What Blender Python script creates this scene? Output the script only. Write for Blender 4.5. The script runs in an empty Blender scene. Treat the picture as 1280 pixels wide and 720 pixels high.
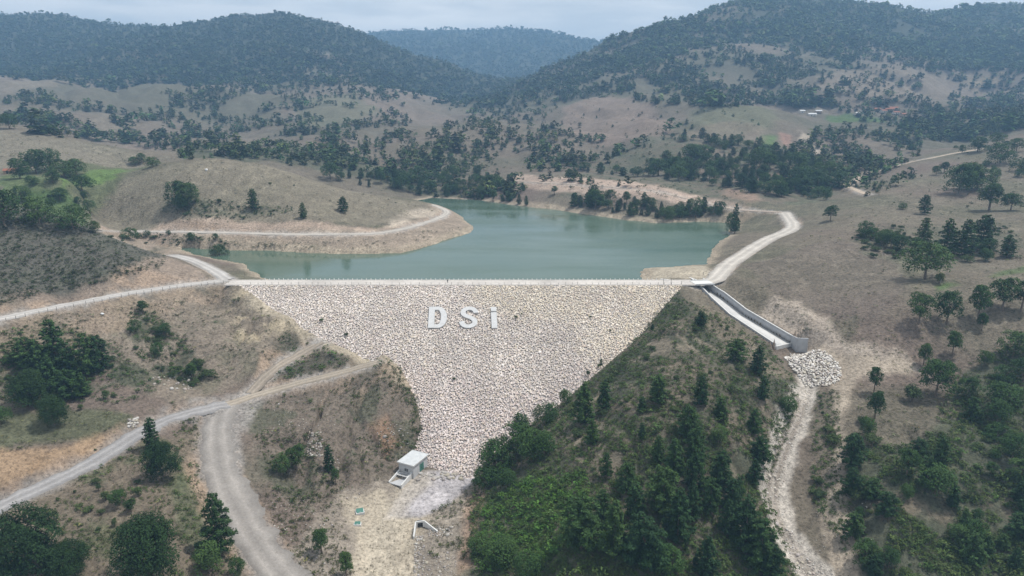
import bpy, bmesh, math, random, time
import numpy as np
T0 = time.time()
random.seed(7)
RNG = np.random.default_rng(11)
scene = bpy.context.scene
COL = scene.collection
R = math.radians

# ------------------------------------------------------------------ camera
F, CX, CY = 853.0, 640.0, 360.0
PITCH = R(14.5)
HC = 77.0
SP, CP_ = math.sin(PITCH), math.cos(PITCH)

def ray(u, v):
    """ground-plane ratio x/y and slope z/y of the sight line through a photograph point"""
    ry = F * CP_ + (CY - v) * SP
    return (u - CX) / ry, (-F * SP + (CY - v) * CP_) / ry

def pix(x, y, z):
    dz = z - HC
    depth = y * CP_ - dz * SP
    up = y * SP + dz * CP_
    return CX + F * x / depth, CY - F * up / depth

cam = bpy.data.cameras.new("camera")
cam.sensor_width = 36.0
cam.lens = 36.0 * F / 1280.0
cam.clip_start = 1.0
cam.clip_end = 30000.0
cam_ob = bpy.data.objects.new("camera", cam)
COL.objects.link(cam_ob)
cam_ob.location = (0, 0, HC)
cam_ob.rotation_euler = (math.pi / 2 - PITCH, 0, 0)
scene.camera = cam_ob

# ------------------------------------------------------------------ noise
def _hash(ix, iy, seed):
    h = (ix.astype(np.int64) * 374761393 + iy.astype(np.int64) * 668265263 + seed * 974634777) & 0x7fffffff
    h = ((h ^ (h >> 13)) * 1274126177) & 0x7fffffff
    h = (h ^ (h >> 16)) & 0xffff
    return h.astype(np.float64) / 65535.0

def vnoise(x, y, seed=0):
    ix, iy = np.floor(x), np.floor(y)
    fx, fy = x - ix, y - iy
    fx = fx * fx * fx * (fx * (fx * 6 - 15) + 10); fy = fy * fy * fy * (fy * (fy * 6 - 15) + 10)
    a = _hash(ix, iy, seed); b = _hash(ix + 1, iy, seed)
    c = _hash(ix, iy + 1, seed); d = _hash(ix + 1, iy + 1, seed)
    return (a + (b - a) * fx) * (1 - fy) + (c + (d - c) * fx) * fy

def fbm(x, y, size, octaves=4, seed=0, gain=0.5):
    """about -1..1"""
    out, amp, tot = 0, 1.0, 0
    ca, sa = math.cos(0.7), math.sin(0.7)
    x = np.asarray(x, float) / size; y = np.asarray(y, float) / size
    for o in range(octaves):
        out = out + amp * (vnoise(x, y, seed + o * 17) * 2 - 1); tot += amp
        x, y = (x * ca - y * sa) * 2.03 + 3.1, (x * sa + y * ca) * 2.03 - 1.7
        amp *= gain
    return out / tot

def smooth01(x, a, b):
    t = np.clip((x - a) / (b - a), 0, 1)
    return t * t * (3 - 2 * t)

# ------------------------------------------------------------------ terrain grid (radial rows, so near ground is finest)
NCOL, NROW = 1040, 960
RATIO = np.linspace(-1.25, 1.25, NCOL)
Y0, Y1 = 45.0, 7000.0
LNY = np.linspace(math.log(Y0), math.log(Y1), NROW)
GY = np.exp(LNY)
XX = RATIO[None, :] * GY[:, None]
YY = np.repeat(GY[:, None], NCOL, 1)

DAM_Y, DAM_M, CREST = 288.0, 2.2, 4.0
def dam_plane(y):
    return CREST - (DAM_Y - y) / DAM_M

def on_dam(u, v):
    r, s = ray(u, v)
    y = (HC - CREST + DAM_Y / DAM_M) / (1 / DAM_M - s)
    return r * y, y, HC + s * y

CPZ = [  # photograph point, height
 # lake shore
 (225,309,.3),(290,312,.3),(350,314.5,.3),(420,317,.3),(500,317,.3),(540,306,.3),(585,291,.3),(592,284,.3),(577,271,.3),
 (545,258,.3),(522,250,.3),(540,246.5,.3),(600,250,.3),(640,256,.3),(700,263,.3),(760,272,.3),(820,279,.3),(880,277,.3),(916,279,.3),
 (912,295,.3),(890,312,.3),(884,331,.3),(840,334,.3),(800,336,.3),(330,344,.3),(300,336,.5),(270,326,.5),(238,318,.5),
 # crest ends and road junctions
 (300,353,4),(270,350,4.2),(860,354,4),(893,350,4.2),(290,345,3.5),
 # upper left road
 (0,398,7),(70,383,6.5),(150,368,5.5),(220,356,4.8),(255,335,4),(222,319,4.5),
 (-150,430,8),(-350,470,10),
 # road right of the lake
 (910,330,4.5),(940,310,5.5),(965,295,6.5),(990,285,7.5),(982,265,8.5),
 # road round the hill
 (140,289,9),(250,290,8),(370,293,7.5),(470,293,7),(520,281,6.5),(553,268,6.5),(563,262,6.5),(540,256,7),
 # bench road across the lake
 (620,224,14),(690,228,16),(760,232,17),(840,242,14),(920,261,9),
 # left bank below the road
 (100,400,-1),(200,385,-1),(290,375,-2),(60,440,-5),(160,440,-6),(250,420,-5.5),(330,405,-5),
 (50,495,-11),(130,500,-12),(200,490,-14),(270,470,-15),(330,440,-10),(370,440,-13.5),
 (0,508,-11),(50,530,-13),(150,520,-14.5),(0,568,-15),(80,556,-16),(165,542,-17),
 (0,632,-21),(60,606,-20.5),(120,578,-20),(200,525,-18.5),(280,505,-19),(350,485,-18),(400,430,-11.8),
 (270,560,-22.5),(285,620,-27),(320,670,-31.5),(355,720,-35),(380,760,-37),
 (0,700,-23),(100,690,-23),(60,640,-21.5),(150,620,-20.5),(220,600,-21.5),(200,560,-19.5),(250,700,-28),(235,650,-24.5),(150,720,-26),(0,760,-26),
 (330,520,-21),(400,520,-22),(460,500,-21),(340,600,-27),(400,600,-30.5),(460,560,-29),(430,560,-27),(400,680,-35),(380,640,-32.5),
 # valley floor
 (510,600,-36.5),(560,592,-36.3),(450,620,-36.3),(440,640,-36.6),(500,640,-37),(560,640,-37),(470,690,-38.4),(540,690,-38),(480,730,-39.5),(570,720,-38.5),(440,720,-38.3),
 # spur
 (880,382,2),(905,395,0),(860,400,.5),(850,450,-4.5),(900,450,-4),(800,500,-9),(870,520,-10),(930,500,-9),(800,560,-14.5),(870,590,-17),(930,580,-18),
 (760,640,-21.5),(850,660,-23),(930,660,-25.5),(740,720,-28),(860,720,-28),(940,720,-31),(680,600,-23.5),(680,660,-28),(640,620,-30),(620,680,-35),(660,720,-33),
 (950,450,-6),(970,480,-9.5),
 # spillway and channel
 (885,357,3),(915,377,0.5),(950,403,-3.5),(985,430,-8),(1012,460,-12.5),(1005,482,-14.5),(1000,510,-17),(985,550,-20.5),(970,600,-25),(972,640,-28.5),(1000,690,-32),(1015,720,-34),(1040,760,-36),
 (1035,480,-12.5),(1045,520,-16),(1050,600,-23.5),(1060,680,-30),(1070,720,-32.5),
]
CPD = [  # photograph point, distance
 # right hand slope
 (930,360,284),(960,380,270),(1000,400,256),(1060,430,238),(1120,455,224),(1060,480,214),(1100,520,196),(1180,450,226),(1280,430,226),
 (1280,500,196),(1200,520,192),(1150,550,182),(1280,600,166),(1180,620,160),(1120,600,166),(1100,660,152),(1280,720,139),(1150,720,140),
 (1000,350,292),(1080,350,288),(1150,390,246),(1220,380,252),(1280,370,256),(1150,345,287),(1250,330,298),(1040,310,330),(1100,300,344),(1180,310,332),(1280,290,352),
 (1020,290,380),(1100,262,430),(1160,262,430),(1230,258,440),(1280,240,470),(1040,268,440),(1080,248,480),(1120,225,540),(1200,195,630),(1280,170,720),
 (1160,225,540),(1240,210,560),(1500,300,330),(1500,420,230),(1500,180,640),(1500,600,165),
 # scrub hill on the left and the valley behind
 (100,330,276),(0,350,256),(170,335,283),(60,300,296),(0,300,284),(130,298,305),(60,266,318),(0,262,306),(190,318,308),(-150,300,270),(-150,250,300),(-300,240,300),
 (60,248,410),(0,245,408),(100,242,430),(60,225,462),(170,215,500),(110,215,495),(0,215,490),(100,200,535),(0,195,540),(200,196,555),
 (100,174,640),(30,163,690),(0,158,700),(150,187,595),(60,167,670),(220,195,575),(-200,150,700),
 # round hill
 (220,240,440),(270,198,486),(200,206,478),(150,226,462),(110,262,430),(330,206,490),(390,224,498),(440,238,505),(500,247,512),(300,240,445),(380,260,428),(450,270,440),(500,272,455),(300,275,412),(420,285,408),
 # valley behind round hill
 (330,190,690),(400,205,680),(460,215,675),(250,185,720),(420,190,760),(350,175,860),(250,165,900),(500,200,760),(540,230,690),
 # left mountain
 (0,140,1000),(120,140,1050),(0,110,1300),(100,105,1350),(200,120,1250),(60,92,1500),(250,100,1500),(0,70,1800),(120,70,1800),(250,65,1850),(0,17,2500),(60,19,2500),(130,30,2500),(190,33,2480),(240,37,2400),(280,26,2350),(330,18,2300),(400,26,2280),(440,34,2260),(480,50,2200),(520,75,2100),(560,105,1950),(590,125,1750),
 (350,80,1750),(430,80,1800),(350,120,1350),(430,120,1400),(480,100,1750),(500,130,1400),(400,150,1050),(300,145,1100),(480,150,1080),
 (-250,20,2400),(-250,100,1300),(-400,40,2300),
 # far ridge
 (470,41,4300),(540,39,4300),(600,37,4300),(660,39,4300),(720,45,4200),(760,52,4100),(560,80,3300),(620,80,3300),(680,70,3400),(600,110,2700),
 # middle ground
 (540,170,960),(600,165,1000),(640,190,850),(580,205,770),(620,210,730),(680,200,780),(640,150,1120),(700,170,960),(700,150,1080),(650,130,1350),(760,190,800),(760,130,1150),(740,165,980),(700,215,690),
 (800,150,1050),(830,120,1200),(850,150,1000),(780,210,700),(830,215,660),(860,180,735),(800,180,760),(900,200,670),(950,190,700),(900,240,560),(950,240,540),(1000,245,540),(1000,215,600),(1020,200,680),(930,165,830),(900,140,980),(970,150,930),(1010,145,1000),(1000,172,850),
 (1060,170,850),(1060,205,720),(1070,225,620),(1100,150,1000),(1160,165,900),(1200,150,1050),(1280,130,1150),(1060,140,1080),
 # right mountain
 (640,110,1700),(690,92,1750),(730,72,1800),(770,50,1850),(830,25,1900),(880,12,1950),(930,2,2000),(980,-3,2020),(1040,3,2050),(1100,9,2100),(1140,16,2150),(1170,16,2180),(1220,9,2150),(1280,8,2150),(1400,0,2200),(1600,10,2200),
 (760,95,1450),(830,80,1500),(900,60,1600),(980,50,1650),(1060,50,1700),(1160,55,1750),(1260,50,1750),(900,105,1300),(980,100,1350),(1060,100,1350),(1140,95,1400),(1240,95,1450),(1100,120,1200),(1020,120,1200),(1200,115,1300),
 (1400,100,1300),(1500,60,1700),(1450,130,1000),
]
CPH = [  # direction (photograph column), distance, height: bed of the lake, ground hidden behind ridges
 (600,330,-14),(700,345,-14),(450,340,-12),(700,420,-10),(620,480,-8),(800,420,-9),(850,370,-6),(580,570,-4),(650,545,-5),(300,350,-3),(400,355,-6),
 (60,350,22),(0,350,24),(130,355,12),(190,350,3),(-150,360,26),
 (200,560,32),(270,560,26),(350,580,18),(440,580,8),(150,530,36),
 (100,730,40),(40,790,42),(0,820,44),(150,680,36),(220,680,38),(-200,900,60),
 (860,790,44),(800,830,50),(950,770,50),(1100,680,30),(1200,800,44),(1280,900,60),(1060,560,16),(1080,580,18),(1500,800,70),
 (330,3000,330),(120,3200,330),(480,2900,240),(0,3200,340),(-300,3200,330),(980,2700,330),(1140,2800,320),(1280,2900,330),(830,2600,260),(740,2500,180),(1500,2900,330),
 (600,5500,480),(400,4600,500),(200,5000,480),(800,4600,440),(1000,5000,450),(1300,5500,450),(-100,5500,450),
 (0,6800,400),(640,6800,430),(1280,6800,400),(-500,6000,400),(1800,6000,400),(-500,2500,380),(1800,2500,380),(1800,1000,90),(-500,1000,70),(-500,350,40),(1800,350,40),
 (600,100,-38),(480,120,-40),(1000,110,-36),(200,100,-30),(640,60,-40),(0,100,-28),(1280,105,-38),(300,60,-36),(1000,60,-40),(-200,170,-18),(-300,100,-26),(1500,110,-38),(-600,200,0),(1900,200,-5),
 (-400,60,-32),(1700,60,-42),
]
pts = []
for u, v, z in CPZ:
    r, s = ray(u, v); y = (z - HC) / s
    pts.append((r, y, z))
for u, v, d in CPD:
    r, s = ray(u, v)
    pts.append((r, d, HC + s * d))
for u, d, z in CPH:
    pts.append((ray(u, 300)[0], d, z))
# dam abutments: ground meets the rock face along these lines
FACE_L = [(300,357),(322,372),(345,390),(372,406),(400,421),(430,436),(460,449),(490,452),(508,480),(521,505),(526,535),(518,560),(512,582)]
FACE_R = [(850,362),(822,393),(800,420),(770,446),(740,471),(715,492),(690,511),(665,529),(640,548),(618,566),(602,580),(594,592)]
for u, v in FACE_L + FACE_R:
    x, y, z = on_dam(u, v)
    pts.append((x / y, y, z))
for u, y, z in ((400,262,-22),(500,250,-30),(560,235,-36),(640,235,-34),(700,250,-30),(780,268,-18),(560,215,-38),(560,270,-34),(450,275,-20)):
    pts.append((ray(u, 450)[0], y, z))
pts = np.array(pts)

def rbf_fit(P):
    A = np.stack([P[:, 0], np.log(P[:, 1])], 1)
    t = (P[:, 2] - HC) / P[:, 1]
    n = len(A)
    d2 = ((A[:, None] - A[None]) ** 2).sum(-1)
    K = 0.5 * d2 * np.log(d2 + 1e-12)
    K += np.eye(n) * 2e-5
    Pm = np.concatenate([np.ones((n, 1)), A], 1)
    M = np.zeros((n + 3, n + 3)); M[:n, :n] = K; M[:n, n:] = Pm; M[n:, :n] = Pm.T
    w = np.linalg.solve(M, np.concatenate([t, np.zeros(3)]))
    return A, w

A_, W_ = rbf_fit(pts)
def rbf_eval(r, l):
    out = np.empty(len(r))
    for i in range(0, len(r), 20000):
        q = np.stack([r[i:i + 20000], l[i:i + 20000]], 1)
        d2 = (q[:, 0:1] - A_[None, :, 0]) ** 2 + (q[:, 1:2] - A_[None, :, 1]) ** 2
        K = 0.5 * d2 * np.log(d2 + 1e-12)
        out[i:i + 20000] = K @ W_[:-3] + W_[-3] + q @ W_[-2:]
    return out

nc, nr = 320, 300
rc = np.linspace(RATIO[0], RATIO[-1], nc); lc = np.linspace(LNY[0], LNY[-1], nr)
RR, LL = np.meshgrid(rc, lc)
TT = rbf_eval(RR.ravel(), LL.ravel()).reshape(nr, nc)

def upsample(G):
    fi = (LNY - lc[0]) / (lc[1] - lc[0]); fj = (RATIO - rc[0]) / (rc[1] - rc[0])
    i0 = np.clip(fi.astype(int), 1, nr - 3); j0 = np.clip(fj.astype(int), 1, nc - 3)
    def w(t):
        return [((-0.5 * t + 1) * t - 0.5) * t, (1.5 * t - 2.5) * t * t + 1, ((-1.5 * t + 2) * t + 0.5) * t, (0.5 * t - 0.5) * t * t]
    wi = w(fi - i0); wj = w(fj - j0)
    tmp = sum(wi[k][:, None] * G[i0 + k - 1] for k in range(4))
    return sum(wj[k][None, :] * tmp[:, j0 + k - 1] for k in range(4))

ZZ = HC + upsample(TT) * YY

def hit(u, v, Z=None, dmin=0, dmax=1e9):
    """where the sight line through a photograph point meets the ground"""
    Z = ZZ if Z is None else Z
    r, s = ray(u, v)
    j = (r - RATIO[0]) / (RATIO[1] - RATIO[0]); j0 = int(min(max(j, 0), NCOL - 2)); fj = min(max(j - j0, 0), 1)
    col = Z[:, j0] * (1 - fj) + Z[:, j0 + 1] * fj
    g = (col - HC) / GY - s
    ok = (g >= 0) & (GY >= dmin) & (GY <= dmax)
    if not ok.any():
        return None
    i = int(np.argmax(ok))
    if i > 0 and g[i - 1] < 0:
        k = g[i - 1] / (g[i - 1] - g[i])
        y = GY[i - 1] + (GY[i] - GY[i - 1]) * k
    else:
        y = GY[i]
    return r * y, y, HC + s * y

def height(x, y, Z=None):
    Z = ZZ if Z is None else Z
    x = np.asarray(x, float); y = np.asarray(y, float)
    fi = np.clip((np.log(np.maximum(y, Y0)) - LNY[0]) / (LNY[1] - LNY[0]), 0, NROW - 1.001)
    fj = np.clip((x / np.maximum(y, 1) - RATIO[0]) / (RATIO[1] - RATIO[0]), 0, NCOL - 1.001)
    i = fi.astype(int); j = fj.astype(int); a = fi - i; b = fj - j
    return (Z[i, j] * (1 - b) + Z[i, j + 1] * b) * (1 - a) + (Z[i + 1, j] * (1 - b) + Z[i + 1, j + 1] * b) * a

def in_poly(px, py, poly):
    inside = np.zeros(px.shape, bool)
    n = len(poly)
    for i in range(n):
        x1, y1 = poly[i]; x2, y2 = poly[(i + 1) % n]
        if y1 == y2: continue
        c = ((y1 > py) != (y2 > py)) & (px < (x2 - x1) * (py - y1) / (y2 - y1) + x1)
        inside ^= c
    return inside

def dist_line(px, py, line, closed=False):
    """distance to a polyline, and parameter (point index) of the nearest place"""
    best = np.full(px.shape, 1e18); par = np.zeros(px.shape)
    L = list(line) + ([line[0]] if closed else [])
    for i in range(len(L) - 1):
        x1, y1 = L[i][:2]; x2, y2 = L[i + 1][:2]
        dx, dy = x2 - x1, y2 - y1; l2 = dx * dx + dy * dy + 1e-12
        t = np.clip(((px - x1) * dx + (py - y1) * dy) / l2, 0, 1)
        d = (px - x1 - t * dx) ** 2 + (py - y1 - t * dy) ** 2
        m = d < best
        best[m] = d[m]; par[m] = (i + t)[m]
    return np.sqrt(best), par
# ------------------------------------------------------------------ ground relief
def world_line(pixels, Z=None, step=1.5, smooth=6, **kw):
    """photograph points -> points on the ground, joined by a smooth line of short steps"""
    P = []
    for p in pixels:
        h = hit(p[0], p[1], Z, **kw)
        if h is not None: P.append(h)
    P = np.array(P)
    d = np.concatenate([[0], np.cumsum(np.linalg.norm(np.diff(P[:, :2], axis=0), axis=1))])
    n = max(int(d[-1] / step), 4)
    q = np.linspace(0, d[-1], n)
    L = np.stack([np.interp(q, d, P[:, k]) for k in range(3)], 1)
    for _ in range(smooth):
        k = max(2, n // 60)
        pad = np.concatenate([np.repeat(L[:1], k, 0), L, np.repeat(L[-1:], k, 0)])
        c = np.cumsum(np.concatenate([np.zeros((1, 3)), pad]), 0)
        S = (c[2 * k + 1:] - c[:-2 * k - 1]) / (2 * k + 1)
        S[0], S[-1] = L[0], L[-1]
        L = S
    return L

ROADS = {  # name: (points, half width, label)
 'contour': ([(-120,424),(-60,412),(0,398),(70,383.5),(150,368),(220,357),(262,352.5),(285,350)], 2.7),
 'shore_left': ([(284,349),(276,343),(262,335),(245,327),(228,321.5),(216,319)], 2.6),
 'shore_right': ([(868,353.5),(893,351.5),(899,342),(912,329),(938,312),(960,298.5),(980,291),(991,285),(991,279),(985,272),(981,265.5)], 3.6),
 'hill': ([(122,288),(160,289),(250,290),(370,293),(470,292.5),(510,285),(545,274),(562,265.5),(556,260),(540,256)], 2.2),
 'bench': ([(632,225),(690,229),(760,233),(840,243),(880,253),(920,262),(955,264),(978,266)], 2.2),
 'quarry': ([(-40,650),(0,632),(60,606),(120,577),(165,547),(200,526),(240,514),(285,505)], 3.0),
 'descent': ([(278,508),(272,528),(270,552),(277,592),(293,632),(318,672),(352,722),(395,775)], 4.3),
 'berm_upper': ([(312,490),(326,473),(350,455),(378,441),(402,427)], 2.0),
 'berm_lower': ([(282,506),(330,490),(390,474),(440,462),(474,452)], 2.2),
 'valley': ([(1042,227),(1062,231),(1078,220),(1100,212),(1140,203),(1190,192),(1280,178)], 2.6),
 'gully': ([(1040,226),(1058,232),(1076,240),(1085,243)], 2.4),
}
BASEZ = ZZ.copy()
LINES = {k: world_line(v[0], BASEZ) for k, v in ROADS.items()}
def tie(name, target, length=22.0, end=0):
    """one end of a road takes the height of the road it leaves"""
    L = LINES[name] if end == 0 else LINES[name][::-1]
    T_ = LINES[target]; k = np.argmin(((T_[:, :2] - L[0, :2]) ** 2).sum(1)); dz = T_[k, 2] - L[0, 2]
    s = np.concatenate([[0], np.cumsum(np.linalg.norm(np.diff(L[:, :2], axis=0), axis=1))])
    L[:, 2] += dz * (1 - smooth01(s, 0, length)) - 0.03
    LINES[name] = L if end == 0 else L[::-1]
tie('descent', 'quarry'); tie('berm_lower', 'quarry'); tie('berm_upper', 'berm_lower', 16); tie('shore_left', 'contour'); tie('gully', 'valley'); tie('bench', 'shore_right', 20, 1)

# lake outline, in plan
LAKE_PX = [(238,318),(225,309),(290,312),(350,314.5),(420,317),(500,317),(540,306),(585,291),(592,284),(577,271),(545,258),(522,250.5),(540,247),
 (600,250),(640,256),(700,263),(760,272),(820,279),(880,277),(916,279),(912,295),(890,312),(884,331),(840,334),(800,336),(797,345)]
LAKE = []
for u, v in LAKE_PX:
    r, s = ray(u, v); y = -HC / s
    LAKE.append((r * y, y))
LAKE += [(60, 303), (-60, 303), (-104, 306), (-118, 312), (-127, 330), (-139, 347)]

# wide ribs and gullies grow with distance; close ground gets small unevenness
far = smooth01(YY, 750, 1600)
rib = 1 - np.abs(fbm(XX, YY * 0.8, 420, 4, 5)) * 2
nz = far * (rib - 0.5) * (30 - 14 * smooth01(YY, 1700, 2200)) + far * fbm(XX, YY, 130, 4, 9) * 7
mid = smooth01(YY, 640, 860) * (1 - smooth01(YY, 1300, 1700))
sk = 1 - np.abs(fbm(XX + YY * 0.25, YY * 0.75, 230, 4, 27)) * 2.6
nz += mid * (fbm(XX, YY * 0.8, 150, 4, 21) * 15 + (0.45 - np.clip(1 - sk, 0, 1)) * -16)
mid2 = smooth01(YY, 420, 640) * (1 - smooth01(YY, 1300, 1700))
nz += mid2 * fbm(XX, YY, 60, 3, 23) * 3.0
nearw = 1 - smooth01(YY, 420, 700)
nz += nearw * (fbm(XX, YY, 34, 4, 31) * 1.5 + fbm(XX, YY, 7, 3, 33) * 0.32)
# keep shores, crest and valley floor calm
lake_d, _ = dist_line(XX, YY, LAKE, True)
lake_in = in_poly(XX, YY, LAKE)
nz *= 0.15 + 0.85 * smooth01(np.where(lake_in, 0, lake_d), 3, 40)
ZZ = ZZ + nz
# erosion gullies on the bare banks beside the dam
def gullies(pixels, depth, size, seed):
    global ZZ
    poly = [hit(u, v, BASEZ)[:2] for u, v in pixels]
    d, _ = dist_line(XX, YY, poly, True)
    m = in_poly(XX, YY, poly) * smooth01(d, 0, 9)
    if m.max() > 0:
        g = np.abs(fbm(XX, YY * 0.45, size, 3, seed))
        ZZ = ZZ - m * depth * np.clip(1 - g * 4, 0, 1)
gullies([(20,412),(150,392),(262,385),(330,425),(300,470),(200,500),(30,480)], 2.6, 15, 71)
gullies([(320,520),(500,460),(520,570),(420,620),(330,640)], 3.2, 12, 72)
gullies([(288,368),(320,376),(352,400),(338,428),(300,440),(275,420),(272,388)], 2.4, 9, 76)
gullies([(0,555),(165,535),(165,552),(0,628)], 1.2, 8, 73)
gullies([(870,380),(1000,490),(960,620),(980,720),(620,720),(690,520)], 2.0, 24, 74)
gullies([(1060,560),(1280,440),(1280,719),(1070,719)], 2.6, 26, 75)

cut = np.zeros_like(ZZ)
def grade(line, half, up=0.9, down=0.62, reach=26):
    """cut into the slope above a road and fill the slope below it"""
    global ZZ, cut
    x0, y0 = line[:, 0].min() - reach, line[:, 1].min() - reach
    x1, y1 = line[:, 0].max() + reach, line[:, 1].max() + reach
    m = (XX > x0) & (XX < x1) & (YY > y0) & (YY < y1)
    if not m.any(): return
    px, py = XX[m], YY[m]
    L = line[::2] if len(line) > 80 else line
    d, par = dist_line(px, py, L)
    zr = np.interp(par, np.arange(len(L)), L[:, 2]) - 0.12
    k = np.maximum(d - half, 0)
    z0 = ZZ[m]
    near = d < reach
    hi = np.where(near, zr + k * up, 1e9); lo = np.where(near, zr - k * down, -1e9)
    # fade the limits out towards the reach so nothing steps
    f = smooth01(d, reach * 0.6, reach)
    z1 = np.clip(z0, lo, hi)
    z1 = z1 * (1 - f) + z0 * f
    c = cut[m]
    c = np.maximum(c, np.clip((z0 - z1) / 0.8, 0, 1) * smooth01(d, half * 0.7, half + 0.6))
    c = np.maximum(c, 0.55 * np.clip((z1 - z0) / 0.8, 0, 1))
    cut[m] = c
    ZZ[m] = z1
for k in sorted(ROADS, key=lambda k: ['descent', 'berm_upper', 'gully', 'shore_left', 'bench', 'valley', 'hill', 'shore_right', 'berm_lower', 'quarry', 'contour'].index(k)):
    grade(LINES[k], ROADS[k][1] + 0.9, up=0.8 if k in ('hill', 'bench', 'quarry') else 0.7)

# lake bed and beach
def lake_field(x, y):
    """distance inside the shore line (negative on land), with a ragged margin"""
    d, _ = dist_line(x, y, LAKE, True)
    return np.where(in_poly(x, y, LAKE), d, -d) + fbm(x, y, 16, 3, 301) * 2.6 + fbm(x, y, 4, 2, 302) * 0.6
lake_s = lake_field(XX, YY); lake_in = lake_s > 0; lake_d = np.abs(lake_s)
ZZ = np.where(lake_in, np.minimum(ZZ, -0.25 - 0.16 * lake_d), np.where(lake_d < 14, np.maximum(ZZ, 0.12 + 0.1 * lake_d), ZZ))

# dam: the ground lies under its body
FACE = [on_dam(u, v)[:2] for u, v in FACE_L] + [on_dam(u, v)[:2] for u, v in FACE_R[::-1]]
FACE = [(FACE[0][0], DAM_Y)] + FACE + [(FACE[-1][0], DAM_Y)]
face_in = in_poly(XX, YY, FACE); face_d, _ = dist_line(XX, YY, FACE, True)
pl = dam_plane(YY)
ZZ = np.where(face_in, np.minimum(ZZ, pl - 0.4 - 0.5 * np.minimum(face_d, 8)), ZZ)
edge = (~face_in) & (face_d < 40) & (YY < DAM_Y + 1) & (pl > -35)
ZZ = np.where(edge, np.maximum(ZZ, pl + 0.1 + 0.12 * np.minimum(face_d, 3) - 0.62 * np.maximum(face_d - 3, 0)), ZZ)
crest_x0, crest_x1 = FACE[0][0], FACE[-1][0]
bridge_x0 = ray(866, 353)[0] * 291.5
crest_zone = (XX > crest_x0 - 6) & (XX < bridge_x0 + 1.5) & (YY >= DAM_Y - 1) & (YY < DAM_Y + 9)
ZZ = np.where(crest_zone, np.minimum(ZZ, CREST - 0.6), ZZ)

# spillway trench and channel: the chute floor line

def P3(u, v, z):
    r, s = ray(u, v); y = (z - HC) / s
    return np.array([r * y, y, z])

CHUTE = np.array([P3(871,356,1.1), P3(878,361.5,0.9), P3(896,374,-1.4), P3(922,395,-4.6), P3(955,415.5,-7.6), P3(979,431,-9.8)])
CHUTE_W = np.array([2.5, 2.5, 3.1, 3.2, 3.6, 4.2])
WALL_H = 2.9
NEAR_H = np.array([2.9, 2.9, 1.5, 0.75, 0.7, 1.0])
BASIN_PX = [(980,440),(990,433),(1008,431),(1030,440),(1047,453),(1053,464),(1048,475),(1030,482),(1008,481),(994,468),(985,452)]
STREAM_PX = [(1012,478),(1003,500),(992,528),(978,560),(966,592),(963,622),(973,650),(992,680),(1010,706),(1026,735),(1050,775)]

def interp_line(P, extra=None, step=1.0):
    d = np.concatenate([[0], np.cumsum(np.linalg.norm(np.diff(P, axis=0), axis=1))])
    n = max(2, int(d[-1] / step)); q = np.linspace(0, d[-1], n)
    L = np.stack([np.interp(q, d, P[:, k]) for k in range(P.shape[1])], 1)
    return L if extra is None else (L, np.interp(q, d, extra))

CL, CW = interp_line(CHUTE, CHUTE_W)
d, par = dist_line(XX, YY, CL)
fz = np.interp(par, np.arange(len(CL)), CL[:, 2]); hw = np.interp(par, np.arange(len(CL)), CW)
inside = d < hw + 0.5
_ct = np.gradient(CL[:, :2], axis=0); _ct /= np.linalg.norm(_ct, axis=1, keepdims=True)
_k = np.clip(np.round(par).astype(int), 0, len(CL) - 1)
far_side = ((XX - CL[_k, 0]) * -_ct[_k, 1] + (YY - CL[_k, 1]) * _ct[_k, 0]) > 0
NH = interp_line(CHUTE, NEAR_H)[1]
rim = fz + np.where(far_side, WALL_H, np.interp(par, np.arange(len(CL)), NH)) - 0.35
side = (d < 16) & ~inside & (par < len(CL) - 1.2)
t = smooth01(d, hw + 3.5, 16)
ZZ = np.where(side, ZZ * t + rim * (1 - t), ZZ)
ZZ = np.where(inside, np.minimum(ZZ, fz - 0.35), ZZ)
# outlet apron: a fan below the end sill, and the stream bed leaving it
BASIN3 = np.array([hit(u, v, BASEZ) for u, v in BASIN_PX])
bd, _ = dist_line(XX, YY, [p[:2] for p in BASIN3], True)
b_in = in_poly(XX, YY, [p[:2] for p in BASIN3])
bc = BASIN3.mean(0)
A = np.c_[BASIN3[:, :2], np.ones(len(BASIN3))]; co = np.linalg.lstsq(A, BASIN3[:, 2], rcond=None)[0]
bpl = XX * co[0] + YY * co[1] + co[2]
w_ = np.where(b_in, 1, 1 - smooth01(bd, 0, 6))
bpl = np.minimum(bpl, np.where(bd < 40, bpl - 1.3 * (1 - smooth01(np.hypot(XX - CL[-1, 0], YY - CL[-1, 1]), 4, 16)), bpl))
ZZ = ZZ * (1 - w_) + (bpl - 0.3) * w_
_te = CL[-1, :2] - CL[-4, :2]; _te /= np.linalg.norm(_te); _ne = np.array([-_te[1], _te[0]])
_s = (XX - CL[-1, 0]) * _te[0] + (YY - CL[-1, 1]) * _te[1]; _n = (XX - CL[-1, 0]) * _ne[0] + (YY - CL[-1, 1]) * _ne[1]
mouth = smooth01(_s, -0.2, 0.6) * (1 - smooth01(_s, 7, 12)) * smooth01(_n, -11, -6) * (1 - smooth01(_n, 4.5 + 0.3 * _s, 12 + 0.3 * _s))
ZZ = ZZ * (1 - mouth) + np.minimum(ZZ, CL[-1, 2] - 1.3 - 0.12 * np.maximum(_s, 0)) * mouth
STREAM = world_line(STREAM_PX, BASEZ)
sd, spar = dist_line(XX, YY, STREAM[::2])
wob = 0.85 + 0.35 * fbm(XX, YY, 9, 2, 91)
hws = np.interp(spar, [0, len(STREAM) / 8, len(STREAM) / 2], [1.5, 2.3, 3.0]) * wob
ZZ = ZZ - (1 - smooth01(sd, hws * 0.6, hws + 3.0)) * 1.3
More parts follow.
